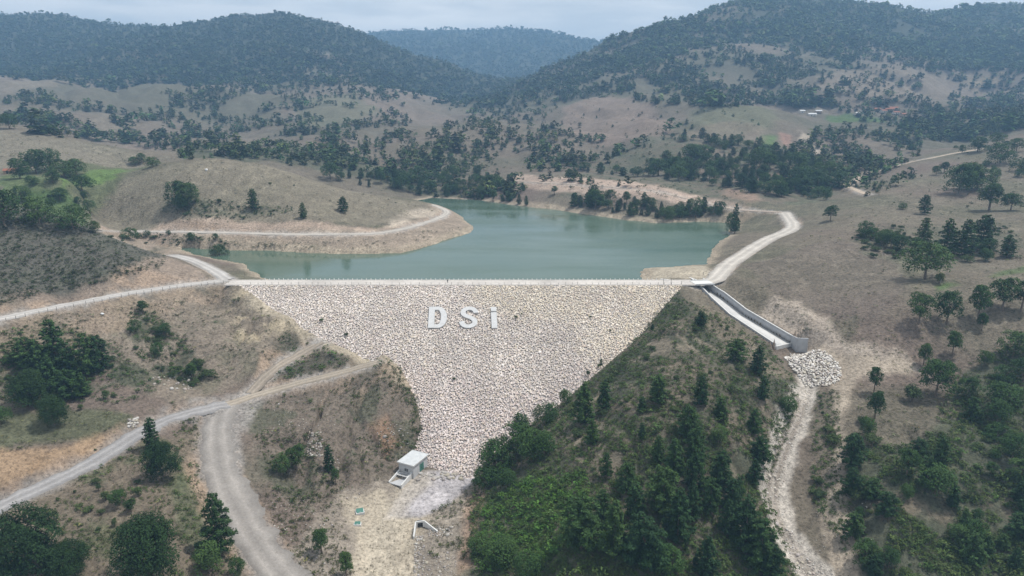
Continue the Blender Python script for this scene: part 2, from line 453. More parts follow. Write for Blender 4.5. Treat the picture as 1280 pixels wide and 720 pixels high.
ZZ = ZZ - np.exp(-(((sd - 0.8) / 0.7) ** 2)) * 0.5

# ------------------------------------------------------------------ land cover: the colour the ground itself has
def plan(pixels, Z=None):
    out = []
    for p in pixels:
        if len(p) == 3:
            r, _ = ray(p[0], p[1]); out.append((r, math.log(p[2])))
        else:
            h = hit(p[0], p[1], ZZ if Z is None else Z)
            if h is None:
                r, _ = ray(p[0], p[1]); out.append((r, math.log(2500.0)))
            else:
                out.append((h[0] / h[1], math.log(h[1])))
    return out
PX_, PY_ = XX / YY, np.log(YY)
ragged = fbm(XX, YY, 14, 4, 41) * smooth01(500 - YY, -400, 300) * 0.012 + fbm(PX_ * 100, PY_ * 100, 2.5, 3, 42) * 0.008

def zone(pixels, soft=0.012, rag=1.0, Z=None):
    """0..1 mask of a patch of ground with a ragged border"""
    P = plan(pixels, Z)
    x0 = min(p[0] for p in P) - 0.1; x1 = max(p[0] for p in P) + 0.1
    y0 = min(p[1] for p in P) - 0.1; y1 = max(p[1] for p in P) + 0.1
    j0, j1 = np.searchsorted(RATIO, [x0, x1]); i0, i1 = np.searchsorted(LNY, [y0, y1])
    M = np.zeros_like(ZZ)
    if j1 <= j0 or i1 <= i0: return M
    sl = (slice(i0, i1), slice(j0, j1))
    px, py = PX_[sl], PY_[sl]
    d, _ = dist_line(px, py, P, True)
    d = np.where(in_poly(px, py, P), d, -d) + ragged[sl] * rag
    M[sl] = smooth01(d, -soft * 0.5, soft)
    return M

def srgb(r, g, b):
    c = np.array([r, g, b]) / 255.0
    return np.where(c <= 0.04045, c / 12.92, ((c + 0.055) / 1.055) ** 2.4)

n_a = fbm(XX, YY, 60, 4, 51); n_b = fbm(XX, YY, 13, 4, 52); n_c = fbm(XX, YY, 3.2, 3, 53); n_d = fbm(XX, YY, 240, 4, 54)
def mixc(C, col, m):
    return C * (1 - m[..., None]) + np.asarray(col) * m[..., None]

DRY = np.array([0.166, 0.145, 0.113]); DRY_G = np.array([0.112, 0.114, 0.076]); DRY_P = np.array([0.172, 0.136, 0.115])
EARTH = np.array([0.245, 0.203, 0.162]); PALE = np.array([0.35, 0.305, 0.25]); OCHRE = np.array([0.30, 0.215, 0.14])
SCRUB = np.array([0.062, 0.068, 0.046]); SCRUBG = np.array([0.085, 0.082, 0.062]); LUSH = np.array([0.072, 0.125, 0.042]); FIELD = np.array([0.085, 0.165, 0.045])
FOREST = np.array([0.052, 0.060, 0.040]); GRAVEL = np.array([0.40, 0.375, 0.35]); GREYG = np.array([0.30, 0.29, 0.285])
C = np.ones(ZZ.shape + (3,)) * DRY
C = mixc(C, DRY_G, smooth01(n_a, 0.0, 0.6) * 0.6)
C = mixc(C, DRY_P, smooth01(-n_a, 0.05, 0.5) * 0.8)
C = mixc(C, SCRUBG, smooth01(n_b, 0.25, 0.6) * 0.35 * (YY < 1200))
Z_LAND = ZZ.copy()
ZN = {}
def paint(name, pixels, col, amount=1.0, noise=None, soft=0.012, rag=1.0):
    global C
    m = zone(pixels, soft, rag)
    ZN[name] = m
    k = m * amount
    if noise is not None: k = k * noise
    C = mixc(C, col, k)
    return m
patch = smooth01(n_b + 0.5 * n_c, -0.25, 0.3)
patch2 = smooth01(n_b * 0.6 + n_c, -0.1, 0.35)
# middle distance and far slopes
farm = smooth01(YY, 620, 820)
C = mixc(C, np.array([0.165, 0.140, 0.112]), farm * 0.75)
C = mixc(C, np.array([0.088, 0.096, 0.062]), farm * smooth01(n_d, -0.05, 0.4) * 0.55)
C = mixc(C, np.array([0.205, 0.165, 0.135]), farm * smooth01(-n_d, 0.1, 0.5) * 0.6)
forest = smooth01(YY, 1350, 1750) * smooth01(fbm(XX, YY, 260, 4, 61) + (YY - 1500) / 700, -0.2, 0.3)
C = mixc(C, FOREST, forest * 0.92)
ZN['forest'] = forest
# named patches, nearest last
paint('field_far', [(860,138),(905,130),(955,134),(975,150),(960,165),(900,168),(862,160)], DRY_G * 1.25, 0.9)
paint('field_green', [(1030,143),(1060,141),(1108,148),(1104,155),(1040,153)], FIELD * 0.85, 0.7, soft=0.006)
paint('field_small', [(948,166),(972,170),(976,184),(950,182)], FIELD, 0.7, soft=0.006)
paint('field_red', [(975,166),(992,170),(990,184),(974,182)], np.array([0.30,0.19,0.15]), 0.8, soft=0.006)
paint('scar', [(1003,164),(1018,172),(1030,192),(1022,196),(1006,184),(998,176)], PALE * 1.15, 0.95, soft=0.006)
paint('meadow_mid', [(700,132),(760,120),(820,128),(850,160),(820,176),(740,180),(700,165)], np.array([0.225,0.175,0.145]), 0.7)
paint('meadow_mid', [(830,170),(900,150),(960,160),(960,180),(860,172)], np.array([0.21,0.175,0.135]), 0.6)
paint('meadow_high', [(1040,86),(1090,82),(1190,90),(1195,122),(1120,132),(1060,118),(1010,112)], np.array([0.20,0.168,0.132]), 0.8)
paint('meadow_high', [(1205,92),(1250,90),(1255,105),(1210,112)], np.array([0.28,0.23,0.165]), 0.8)
paint('strip_left', [(0,103),(60,97),(150,84),(160,90),(70,108),(0,114)], np.array([0.20,0.175,0.135]), 0.8)
paint('meadow_left', [(90,165),(150,142),(175,150),(170,172),(110,180)], DRY * 1.1, 0.8)
paint('meadow_left', [(360,120),(440,116),(480,140),(440,160),(380,160)], DRY_G * 1.3, 0.7)
paint('valley_floor', [(215,200),(240,182),(340,176),(430,192),(530,228),(600,248),(540,246),(430,218),(330,200)], SCRUB * 1.5, 0.75)
paint('meadow_left', [(250,186),(330,172),(345,185),(280,196)], DRY * 1.2, 0.8)
# knoll across the lake
knoll = paint('knoll', [(690,250),(720,215),(780,185),(850,165),(940,178),(1010,195),(1050,225),(1040,252),(960,258),(880,248),(800,238)], SCRUB * 1.5, 0.75, patch)
paint('red_earth', [(700,232),(760,236),(840,246),(905,258),(900,250),(840,238),(760,226),(700,222)], np.array([0.40,0.31,0.25]), 0.8, soft=0.008)
paint('red_earth', [(905,225),(935,240),(960,252),(930,255),(900,245)], np.array([0.30,0.21,0.165]), 0.6)
paint('dome', [(108,262),(150,228),(210,206),(270,199),(330,206),(400,226),(470,244),(540,256),(520,272),(470,283),(340,279),(120,279)], np.array([0.205,0.184,0.140]), 0.75)
paint('pale_hill', [(-60,162),(30,165),(100,176),(180,193),(225,199),(170,210),(100,204),(0,214),(-60,214)], np.array([0.20,0.182,0.140]), 0.75)
paint('far_bank', [(636,217),(700,221),(770,225),(850,237),(922,252),(925,262),(850,254),(770,246),(700,240),(640,233)], np.array([0.42,0.33,0.27]), 0.85, soft=0.01)
# valley on the left
paint('field_a', [(0,220),(38,217),(62,234),(20,250),(0,250)], FIELD * 0.8, 0.8, soft=0.008)
paint('side_valley', [(0,214),(110,204),(205,203),(150,226),(100,258),(60,262),(0,258)], np.array([0.105,0.125,0.062]), 0.75)
paint('field_b', [(108,212),(150,211),(160,214),(140,224),(100,232),(85,246),(70,246),(88,226)], FIELD * np.array([1.3,1.1,1.1]), 0.8, soft=0.008)
paint('valley_bushes', [(30,238),(60,235),(95,245),(110,262),(95,280),(60,275),(20,262)], LUSH, 0.8)
paint('hill_scrub', [(200,262),(215,245),(245,245),(300,254),(355,257),(365,266),(300,272),(230,272)], SCRUB * 1.4, 0.8, patch)
paint('hill_toe', [(118,279),(200,276),(340,279),(480,284),(545,264),(530,258),(560,258),(575,270),(595,284),(560,300),(500,318),(350,315),(250,309),(120,296)], EARTH * 1.2, 0.9)
paint('hill_cut', [(118,280),(200,277),(340,280),(470,285),(520,276),(510,283),(470,290),(340,289),(130,287)], np.array([0.38,0.30,0.24]), 0.8, soft=0.008)
paint('hill_tip', [(500,266),(535,260),(552,262),(540,272),(495,286),(480,286)], PALE * 1.2, 0.8)
paint('arm_scrub', [(125,296),(200,290),(260,300),(300,302),(270,310),(215,309),(140,302)], SCRUB * 1.2, 0.7, patch)
# scrub hill above the upper road
scrub_hill = paint('scrub_hill', [(-60,250),(0,258),(62,262),(130,294),(216,322),(205,334),(150,348),(60,368),(-60,395)], SCRUBG * np.array([1.3, 1.32, 1.5]), 0.9)
C = mixc(C, SCRUB * 1.2, scrub_hill * patch2 * 0.45)
paint('bare_shoulder', [(-40,398),(0,385),(60,368),(150,347),(214,322),(240,332),(262,342),(266,351),(150,366),(0,396)], EARTH * np.array([1.15,1.12,1.14]), 0.85)
# bank under the upper road
paint('bank', [(-20,405),(150,374),(285,354),(300,358),(345,392),(400,424),(320,470),(220,510),(150,480),(80,420)], np.array([0.235,0.20,0.160]), 0.85)
C = mixc(C, DRY_G * 0.9, ZN['bank'] * smooth01(n_c + n_b, 0.25, 0.7) * 0.5)
paint('bank_yellow', [(285,362),(310,366),(345,395),(370,410),(330,430),(295,420),(280,385)], np.array([0.38,0.325,0.235]), 0.85, patch)
paint('bank_green', [(160,390),(190,388),(225,420),(262,470),(245,485),(195,470),(170,440)], SCRUB * 1.2, 0.8, patch)
paint('lower_scrub', [(0,415),(70,400),(140,430),(200,480),(185,510),(60,500),(0,505)], SCRUB * 1.25, 0.85, patch)
paint('berm_green_a', [(350,418),(368,414),(385,430),(345,452),(318,462),(335,440)], SCRUBG, 0.85)
paint('berm_green_b', [(318,480),(345,460),(405,432),(440,446),(430,458),(370,472),(330,486)], SCRUBG, 0.85)
paint('terrace', [(-30,506),(60,512),(165,517),(172,536),(120,548),(70,556),(-30,572)], np.array([0.11,0.118,0.072]), 0.9)
paint('ochre_cut', [(-40,574),(70,557),(150,541),(168,548),(130,570),(60,600),(-40,628)], OCHRE * 1.15, 0.92, soft=0.01)
paint('front_left', [(-40,640),(100,595),(200,545),(250,530),(262,570),(290,650),(320,720),(330,760),(-40,760)], np.array([0.18,0.150,0.113]), 0.85)
C = mixc(C, np.array([0.10,0.105,0.062]), ZN['front_left'] * smooth01(n_b + 0.7 * n_c, 0.05, 0.55) * 0.8)
paint('front_green', [(215,600),(240,590),(258,640),(262,680),(235,690),(215,650)], np.array([0.10,0.115,0.065]), 0.7)
paint('bank_ochre', [(228,580),(245,575),(262,600),(285,660),(300,700),(285,700),(255,650)], OCHRE * 1.05, 0.55)
paint('bluff', [(310,500),(400,478),(470,458),(500,480),(524,510),(526,570),(500,590),(440,605),(420,625),(370,640),(330,600),(305,540)], np.array([0.175,0.147,0.12]), 0.9)
C = mixc(C, SCRUB * 1.3, ZN['bluff'] * smooth01(n_b + 0.4 * n_c, 0.12, 0.4) * 0.7)
paint('bluff_red', [(462,535),(485,520),(500,555),(480,580)], np.array([0.30,0.19,0.13]), 0.7)
paint('flat', [(425,610),(500,590),(590,590),(600,640),(570,720),(560,760),(380,760),(350,700),(400,650)], np.array([0.28,0.245,0.205]), 0.9)
paint('yellow_flat', [(430,625),(480,610),(490,640),(540,645),(520,690),(530,760),(440,760),(440,680)], np.array([0.46,0.405,0.32]), 0.85)
# spur
spur = paint('spur', [(846,366),(880,384),(910,398),(960,430),(1000,485),(985,545),(958,610),(975,665),(1000,720),(1000,770),(590,770),(588,640),(594,592),(640,549),(690,512),(740,472),(800,421)], np.array([0.130,0.116,0.088]), 0.95)
C = mixc(C, SCRUB * 1.15, spur * patch * 0.85)
C = mixc(C, np.array([0.215,0.182,0.138]), spur * smooth01(-n_b - 0.5 * n_c, 0.28, 0.6) * 0.8)
paint('spur_pale', [(860,372),(890,386),(950,428),(985,470),(960,480),(920,440),(880,405)], np.array([0.225,0.19,0.145]), 0.7)
rill = 1 - smooth01(np.abs(fbm(XX + YY * 0.5, YY * 0.35, 15, 3, 74)), 0.03, 0.14)
C = mixc(C, np.array([0.25, 0.212, 0.165]), spur * rill * smooth01(n_a + n_b * 0.5, -0.3, 0.3) * 0.75)
paint('spur_lush', [(600,625),(650,600),(720,590),(740,620),(690,690),(640,720),(600,690)], LUSH, 0.6, patch)
paint('spur_edge', [(575,650),(588,620),(600,600),(604,650),(598,700),(570,720)], np.array([0.30,0.215,0.16]), 0.8)
# right hand slope
paint('mauve', [(930,330),(1040,300),(1120,320),(1140,360),(1100,400),(1010,390),(950,360)], np.array([0.158,0.132,0.113]), 0.6)
paint('wash', [(960,372),(1000,375),(1060,420),(1140,448),(1150,465),(1090,462),(1030,440),(985,425),(950,395)], np.array([0.40,0.345,0.29]), 0.9)
paint('wash_low', [(1010,430),(1060,440),(1150,455),(1140,470),(1070,475),(1060,520),(1065,600),(1100,720),(1110,770),(1040,770),(1020,660),(1035,590),(1040,490)], np.array([0.36,0.31,0.25]), 0.85)
paint('green_streak', [(1040,400),(1070,398),(1080,430),(1050,440)], DRY_G, 0.5)
paint('green_patch_a', [(1160,358),(1185,350),(1200,356),(1170,366)], FIELD * 0.8, 0.7)
paint('green_patch_b', [(1235,345),(1285,333),(1285,340),(1245,348)], FIELD*.8, 0.55)
paint('bush_patch', [(1060,300),(1090,285),(1240,280),(1285,290),(1285,325),(1120,330),(1080,322)], SCRUB * 1.5, 0.5, patch)
low_right = paint('low_right', [(1285,425),(1240,440),(1200,462),(1180,505),(1150,560),(1075,556),(1056,590),(1062,660),(1085,770),(1400,770),(1400,430)], SCRUB * 1.35, 0.92)
C = mixc(C, np.array([0.20,0.165,0.125]), low_right * smooth01(-n_b - 0.4 * n_c, 0.15, 0.5) * 0.7)
paint('low_meadow', [(1080,490),(1180,480),(1190,520),(1150,560),(1085,550)], np.array([0.128,0.115,0.088]), 0.8)
paint('spit', [(798,338),(812,335),(884,332),(893,338),(886,353),(830,353),(800,351)], np.array([0.44,0.39,0.31]), 0.85)
paint('fork', [(205,512),(250,500),(300,488),(345,486),(330,505),(308,530),(302,600),(268,580),(258,530),(215,528)], GRAVEL * 0.72, 0.8)
fe = np.array([on_dam(u, v)[:2] for u, v in FACE_L[1:9]])
d, _ = dist_line(XX, YY, fe)
C = mixc(C, np.array([0.40, 0.35, 0.27]), (1 - smooth01(d + n_b * 2.0 + n_c, 3.0, 7.0)) * 0.9)
paint('pad', [(478,650),(505,608),(525,590),(588,587),(598,598),(560,632),(525,648)], GREYG * np.array([1.4, 1.38, 1.45]), 0.96, soft=0.008, rag=0.5)
# road verges, cuts, shore, stream bed
C = mixc(C, EARTH * np.array([1.3, 1.2, 1.13]), np.clip(cut, 0, 1) * smooth01(n_c + 0.5, -0.2, 0.6) * 0.85)
# a broad beaten track over the valley floor
toe = world_line([(520,602),(497,630),(478,662),(472,690),(474,722),(470,770)], ZZ)
d, _ = dist_line(XX, YY, toe[::2])
C = mixc(C, np.array([0.47, 0.42, 0.34]), (1 - smooth01(d + n_b * 2 + n_c, 2.0, 6.5)) * 0.6)
for k in ROADS:
    d, _ = dist_line(XX, YY, LINES[k][::2])
    C = mixc(C, GRAVEL * (0.70 if k in ('descent', 'quarry') else 1.0), (1 - smooth01(d + n_c * 1.6 + n_b * 1.2, ROADS[k][1] - 0.6, ROADS[k][1] + 3.2)) * 0.85)
C = mixc(C, np.array([0.36, 0.305, 0.235]), (1 - smooth01(lake_d + n_c * 1.5 + n_b * 1.5, 1.5, 8)) * 0.8 * (ZZ > -6))
C = mixc(C, np.array([0.54, 0.50, 0.45]), smooth01(hws * 1.25 + 1.8 + n_c - sd, -1.0, 1.0) * 0.92)
C = mixc(C, np.array([0.16, 0.13, 0.10]), np.exp(-(((sd - 0.8) / 0.8) ** 2)) * 0.6 * (spar > 4))
wash_r = 1 - smooth01(np.abs(fbm(XX * 0.8, YY * 0.8, 11, 3, 78)), 0.02, 0.10)
C = mixc(C, C * 1.28, wash_r * smooth01(n_a, -0.3, 0.4) * (YY < 600))
C = C * (1 + 0.16 * n_c[..., None] + 0.10 * n_b[..., None])
C = np.clip(C * np.array([0.905, 0.895, 0.885]), 0.01, 0.9)
# ------------------------------------------------------------------ mesh and material helpers
def new_mesh(name, verts, faces, mats, parent=None, smooth=False, mat_index=None, color=None, loc=None):
    """verts (n,3), faces (m,k) array or list of arrays with the same k"""
    me = bpy.data.meshes.new(name)
    verts = np.asarray(verts, np.float32).reshape(-1, 3)
    groups = [faces] if isinstance(faces, np.ndarray) else faces
    groups = [np.asarray(g, np.int32) for g in groups if len(g)]
    nl = sum(g.size for g in groups); nf = sum(len(g) for g in groups)
    me.vertices.add(len(verts)); me.vertices.foreach_set("co", verts.ravel())
    me.loops.add(nl); me.loops.foreach_set("vertex_index", np.concatenate([g.ravel() for g in groups]).astype(np.int32))
    me.polygons.add(nf)
    tot = np.concatenate([np.full(len(g), g.shape[1]) for g in groups])
    me.polygons.foreach_set("loop_start", np.concatenate([[0], np.cumsum(tot)[:-1]]).astype(np.int32))
    if mat_index is not None: me.polygons.foreach_set("material_index", np.asarray(mat_index, np.int32))
    if smooth: me.polygons.foreach_set("use_smooth", np.ones(nf, bool))
    if color is not None:
        a = me.color_attributes.new("tint", 'FLOAT_COLOR', 'POINT')
        col = np.asarray(color, np.float32)
        if col.ndim == 1: col = np.stack([col] * 3, 1)
        a.data.foreach_set("color", np.concatenate([col, np.ones((len(col), 1), np.float32)], 1).ravel())
    me.update(calc_edges=True)
    for m in (mats if isinstance(mats, (list, tuple)) else [mats]): me.materials.append(m)
    o = bpy.data.objects.new(name, me); COL.objects.link(o)
    if parent is not None: o.parent = parent
    if loc is not None: o.location = loc
    return o

def tag(o, label=None, cat=None, group=None, kind=None):
    if label: o["label"] = label
    if cat: o["category"] = cat
    if group: o["group"] = group
    if kind: o["kind"] = kind
    return o

def empty(name, loc, rz=0.0, label=None, cat=None, group=None):
    o = bpy.data.objects.new(name, None); COL.objects.link(o)
    o.location = loc; o.rotation_euler = (0, 0, rz); o.empty_display_size = 0.5
    return tag(o, label, cat, group)

class MB:
    """collects simple solids, links them as one mesh object"""
    def __init__(s): s.v, s.f = [], []
    def poly(s, verts, faces):
        n = sum(len(a) for a in s.v); s.v.append(np.asarray(verts, float)); s.f += [tuple(i + n for i in f) for f in faces]; return s
    def box(s, c, size, rz=0.0):
        x, y, z = [k / 2 for k in size]
        V = np.array([(sx * x, sy * y, sz * z) for sz in (-1, 1) for sx, sy in ((-1, -1), (1, -1), (1, 1), (-1, 1))])
        ca, sa = math.cos(rz), math.sin(rz)
        V = np.stack([V[:, 0] * ca - V[:, 1] * sa, V[:, 0] * sa + V[:, 1] * ca, V[:, 2]], 1) + np.array(c)
        return s.poly(V, [(0, 3, 2, 1), (4, 5, 6, 7), (0, 1, 5, 4), (1, 2, 6, 5), (2, 3, 7, 6), (3, 0, 4, 7)])
    def prism(s, outline, z0, z1):
        """outline (x,y), z0/z1 numbers or per-point lists"""
        n = len(outline)
        a = np.broadcast_to(np.asarray(z0, float), (n,)); b = np.broadcast_to(np.asarray(z1, float), (n,))
        V = [(x, y, a[i]) for i, (x, y) in enumerate(outline)] + [(x, y, b[i]) for i, (x, y) in enumerate(outline)]
        return s.poly(V, [tuple(range(n))[::-1], tuple(range(n, 2 * n))] + [(i, (i + 1) % n, n + (i + 1) % n, n + i) for i in range(n)])
    def tube(s, p0, p1, r0, r1, k=6):
        p0, p1 = np.array(p0, float), np.array(p1, float); d = p1 - p0; d /= np.linalg.norm(d) + 1e-9
        a = np.cross(d, (0, 0, 1) if abs(d[2]) < 0.9 else (1, 0, 0)); a /= np.linalg.norm(a); b = np.cross(d, a)
        ang = np.arange(k) / k * 2 * math.pi
        ringv = np.cos(ang)[:, None] * a + np.sin(ang)[:, None] * b
        V = np.concatenate([p0 + ringv * r0, p1 + ringv * r1])
        return s.poly(V, [(i, (i + 1) % k, k + (i + 1) % k, k + i) for i in range(k)] + [tuple(range(k))[::-1], tuple(range(k, 2 * k))])
    def build(s, name, mat, parent=None, smooth=False, bevel=0.0, loc=None):
        me = bpy.data.meshes.new(name)
        me.from_pydata(np.concatenate(s.v).tolist(), [], s.f); me.materials.append(mat)
        bm = bmesh.new(); bm.from_mesh(me); bmesh.ops.recalc_face_normals(bm, faces=bm.faces)
        if bevel > 0:
            bmesh.ops.bevel(bm, geom=[e for e in bm.edges if len(e.link_faces) == 2 and e.calc_face_angle(0) > 0.5], offset=bevel, segments=1, affect='EDGES')
        bm.to_mesh(me); bm.free()
        if smooth:
            for p in me.polygons: p.use_smooth = True
        o = bpy.data.objects.new(name, me); COL.objects.link(o)
        if parent is not None: o.parent = parent
        if loc is not None: o.location = loc
        return o

class NT:
    def __init__(s, name):
        s.m = bpy.data.materials.new(name); s.m.use_nodes = True; s.t = s.m.node_tree
        s.b = s.t.nodes["Principled BSDF"]
        s.b.inputs["Specular IOR Level"].default_value = 0.25
    def n(s, typ, **kw):
        nd = s.t.nodes.new(typ)
        for k, v in kw.items():
            if k in nd.inputs.keys() if not hasattr(nd, k) else False: nd.inputs[k].default_value = v
            elif hasattr(nd, k): setattr(nd, k, v)
            else: nd.inputs[k].default_value = v
        return nd
    def l(s, a, b): s.t.links.new(a, b)
    def coords(s, scale=None, kind="Object"):
        tc = s.n("ShaderNodeTexCoord"); return tc.outputs[kind]
    def noise(s, vec, scale, detail=4, rough=0.6, dist=0.0):
        nd = s.n("ShaderNodeTexNoise"); nd.inputs["Scale"].default_value = scale; nd.inputs["Detail"].default_value = detail
        nd.inputs["Roughness"].default_value = rough; nd.inputs["Distortion"].default_value = dist
        if vec is not None: s.l(vec, nd.inputs["Vector"])
        return nd.outputs["Fac"]
    def ramp(s, fac, stops):
        nd = s.n("ShaderNodeValToRGB"); e = nd.color_ramp.elements
        while len(e) < len(stops): e.new(0.5)
        for k, (p, c) in enumerate(stops):
            e[k].position = p; e[k].color = (c if len(c) == 4 else tuple(c) + (1,)) if hasattr(c, '__len__') else (c, c, c, 1)
        s.l(fac, nd.inputs[0]); return nd.outputs[0]
    def mix(s, a, b, fac, mode='MIX'):
        nd = s.n("ShaderNodeMix"); nd.data_type = 'RGBA'; nd.blend_type = mode; nd.clamp_factor = True
        for val, i in ((fac, 0), (a, 6), (b, 7)):
            if hasattr(val, 'is_output'): s.l(val, nd.inputs[i])
            elif i == 0: nd.inputs[0].default_value = val
            else: nd.inputs[i].default_value = tuple(val) + (1,) if len(val) == 3 else val
        return nd.outputs[2]
    def math(s, op, a, b=None):
        nd = s.n("ShaderNodeMath"); nd.operation = op
        for val, i in ((a, 0), (b, 1)):
            if val is None: continue
            if hasattr(val, 'is_output'): s.l(val, nd.inputs[i])
            else: nd.inputs[i].default_value = val
        return nd.outputs[0]
    def bump(s, h, strength=0.5, dist=0.2):
        nd = s.n("ShaderNodeBump"); nd.inputs["Strength"].default_value = strength; nd.inputs["Distance"].default_value = dist
        s.l(h, nd.inputs["Height"]); s.l(nd.outputs[0], s.b.inputs["Normal"]); return nd
    def color(s, c):
        if hasattr(c, 'is_output'): s.l(c, s.b.inputs["Base Color"])
        else: s.b.inputs["Base Color"].default_value = tuple(c) + (1,)
    def rough(s, r): s.b.inputs["Roughness"].default_value = r
    def attr(s, name="tint"):
        nd = s.n("ShaderNodeAttribute"); nd.attribute_name = name; return nd.outputs["Color"]

def mat_noisy(name, c0, c1, scale, rough=0.9, bump=0.0, bdist=0.1, detail=5):
    m = NT(name); co = m.coords()
    n = m.noise(co, scale, detail)
    m.color(m.ramp(n, [(0.3, c0), (0.7, c1)])); m.rough(rough)
    if bump: m.bump(m.noise(co, scale * 3, 5), bump, bdist)
    return m.m

# ground: land cover colour, fine mottling and small bumps
m = NT("ground_cover"); co = m.coords(kind="Object")
base = m.attr("tint")
n1 = m.noise(co, 0.9, 6, 0.65); n2 = m.noise(co, 0.16, 5, 0.6)
k = m.ramp(n1, [(0.28, 0.45), (0.48, 0.98), (0.74, 1.5)])
k2 = m.ramp(n2, [(0.3, 0.86), (0.7, 1.14)])
c = m.mix(base, k, 1.0, 'MULTIPLY'); c = m.mix(c, k2, 1.0, 'MULTIPLY')
n3 = m.noise(co, 2.3, 3, 0.5); c = m.mix(c, m.ramp(n3, [(0.30, 0.45), (0.42, 1.0)]), 1.0, 'MULTIPLY')
m.color(c); m.rough(0.95); m.b.inputs["Specular IOR Level"].default_value = 0.1
m.bump(m.noise(co, 0.7, 7, 0.7), 0.9, 0.9)
GROUND = m.m

def grid_faces(nr, nc):
    i = np.arange(nr - 1)[:, None] * nc + np.arange(nc - 1)[None, :]
    i = i.ravel()
    return np.stack([i, i + 1, i + 1 + nc, i + nc], 1)

terrain = new_mesh("terrain", np.stack([XX, YY, ZZ], -1).reshape(-1, 3), grid_faces(NROW, NCOL), GROUND, smooth=True, color=C.reshape(-1, 3))
tag(terrain, "rolling dry grass hills with scrub patches and bare earth banks around the reservoir", "ground", kind="structure")

# water
m = NT("lake_water"); co = m.coords()
w1 = m.noise(co, 0.9, 3, 0.5); w2 = m.noise(co, 0.012, 3, 0.5)
m.color(m.ramp(w2, [(0.35, (0.062, 0.106, 0.074)), (0.65, (0.080, 0.122, 0.088))]))
mq = m.n("ShaderNodeMapping"); mq.inputs["Scale"].default_value = (0.35, 1.6, 1.0); m.l(co, mq.inputs[0])
m.l(m.ramp(m.noise(mq.outputs[0], 0.02, 4, 0.6), [(0.38, 0.07), (0.62, 0.26)]), m.b.inputs["Roughness"])
m.b.inputs["Specular IOR Level"].default_value = 0.5; m.b.inputs["IOR"].default_value = 1.33
mp = m.n("ShaderNodeMapping"); mp.inputs["Scale"].default_value = (0.5, 1.0, 1.0); m.l(co, mp.inputs[0])
bp = m.bump(m.noise(mp.outputs[0], 0.8, 5, 0.6), 0.16, 0.15)
WATER = m.m
st = 3
wx, wy = XX[::st, ::st], YY[::st, ::st]
keep = (lake_field(wx, wy) > -8) & (wy > 292)
gf = grid_faces(*wx.shape)
gf = gf[keep.ravel()[gf].all(1)]
used = np.unique(gf); remap = np.full(wx.size, -1); remap[used] = np.arange(len(used))
wv = np.stack([wx.ravel()[used], wy.ravel()[used], np.zeros(len(used))], 1)
water = new_mesh("lake_water", wv, remap[gf], WATER, smooth=True)
tag(water, "calm grey-green reservoir water held behind the rock dam", "lake", kind="structure")

# roads: cambered gravel ribbons with ragged edges, laid in the graded ground
m = NT("road_gravel"); co = m.coords()
n1 = m.noise(co, 1.4, 6, 0.7); n2 = m.noise(co, 0.12, 4, 0.6)
c = m.mix(m.ramp(n1, [(0.3, (0.34, 0.32, 0.30)), (0.7, (0.50, 0.48, 0.455))]), m.ramp(n2, [(0.3, 0.82), (0.7, 1.1)]), 1.0, 'MULTIPLY')
c = m.mix(c, m.attr(), 1.0, 'MULTIPLY')
m.color(c); m.rough(0.95); m.bump(n1, 0.6, 0.1)
ROADMAT = m.m
def ribbon(name, line, half, label, kind="structure", tint=(1, 1, 1), lift=0.10, ragged=0.5, seed=0):
    line = line.copy()
    t = np.gradient(line[:, :2], axis=0); t /= np.linalg.norm(t, axis=1, keepdims=True) + 1e-9
    nrm = np.stack([-t[:, 1], t[:, 0]], 1)
    s = np.arange(len(line)) * 1.5
    hl = half * (1 + 0.10 * fbm(s, s * 0, 9, 2, seed)) + ragged * fbm(s, s * 0 + 5, 3, 3, seed + 1)
    hr = half * (1 + 0.10 * fbm(s, s * 0 + 50, 9, 2, seed + 2)) + ragged * fbm(s, s * 0 + 60, 3, 3, seed + 3)
    ks = np.array([-1.25, -1, -0.72, -0.5, -0.28, 0, 0.28, 0.5, 0.72, 1, 1.25])
    zs = np.array([-0.35, 0.0, 0.03, -0.01, 0.04, 0.06, 0.04, -0.01, 0.03, 0.0, -0.35]) + lift
    tt = np.array([0.68, 0.76, 0.93, 1.12, 0.95, 0.82, 0.95, 1.12, 0.93, 0.76, 0.68])
    V, T = [], []
    for k, z, q in zip(ks, zs, tt):
        off = np.where(k < 0, hl, hr) * k
        V.append(np.concatenate([line[:, :2] + nrm * off[:, None], (line[:, 2] + z)[:, None]], 1)); T.append(np.full(len(line), q))
    n = len(ks)
    V = np.stack(V, 1).reshape(-1, 3); T = np.stack(T, 1).reshape(-1)
    o = new_mesh(name, V, grid_faces(len(line), n), ROADMAT, smooth=True, color=T[:, None] * np.array(tint))
    return tag(o, label, "road", kind=kind)
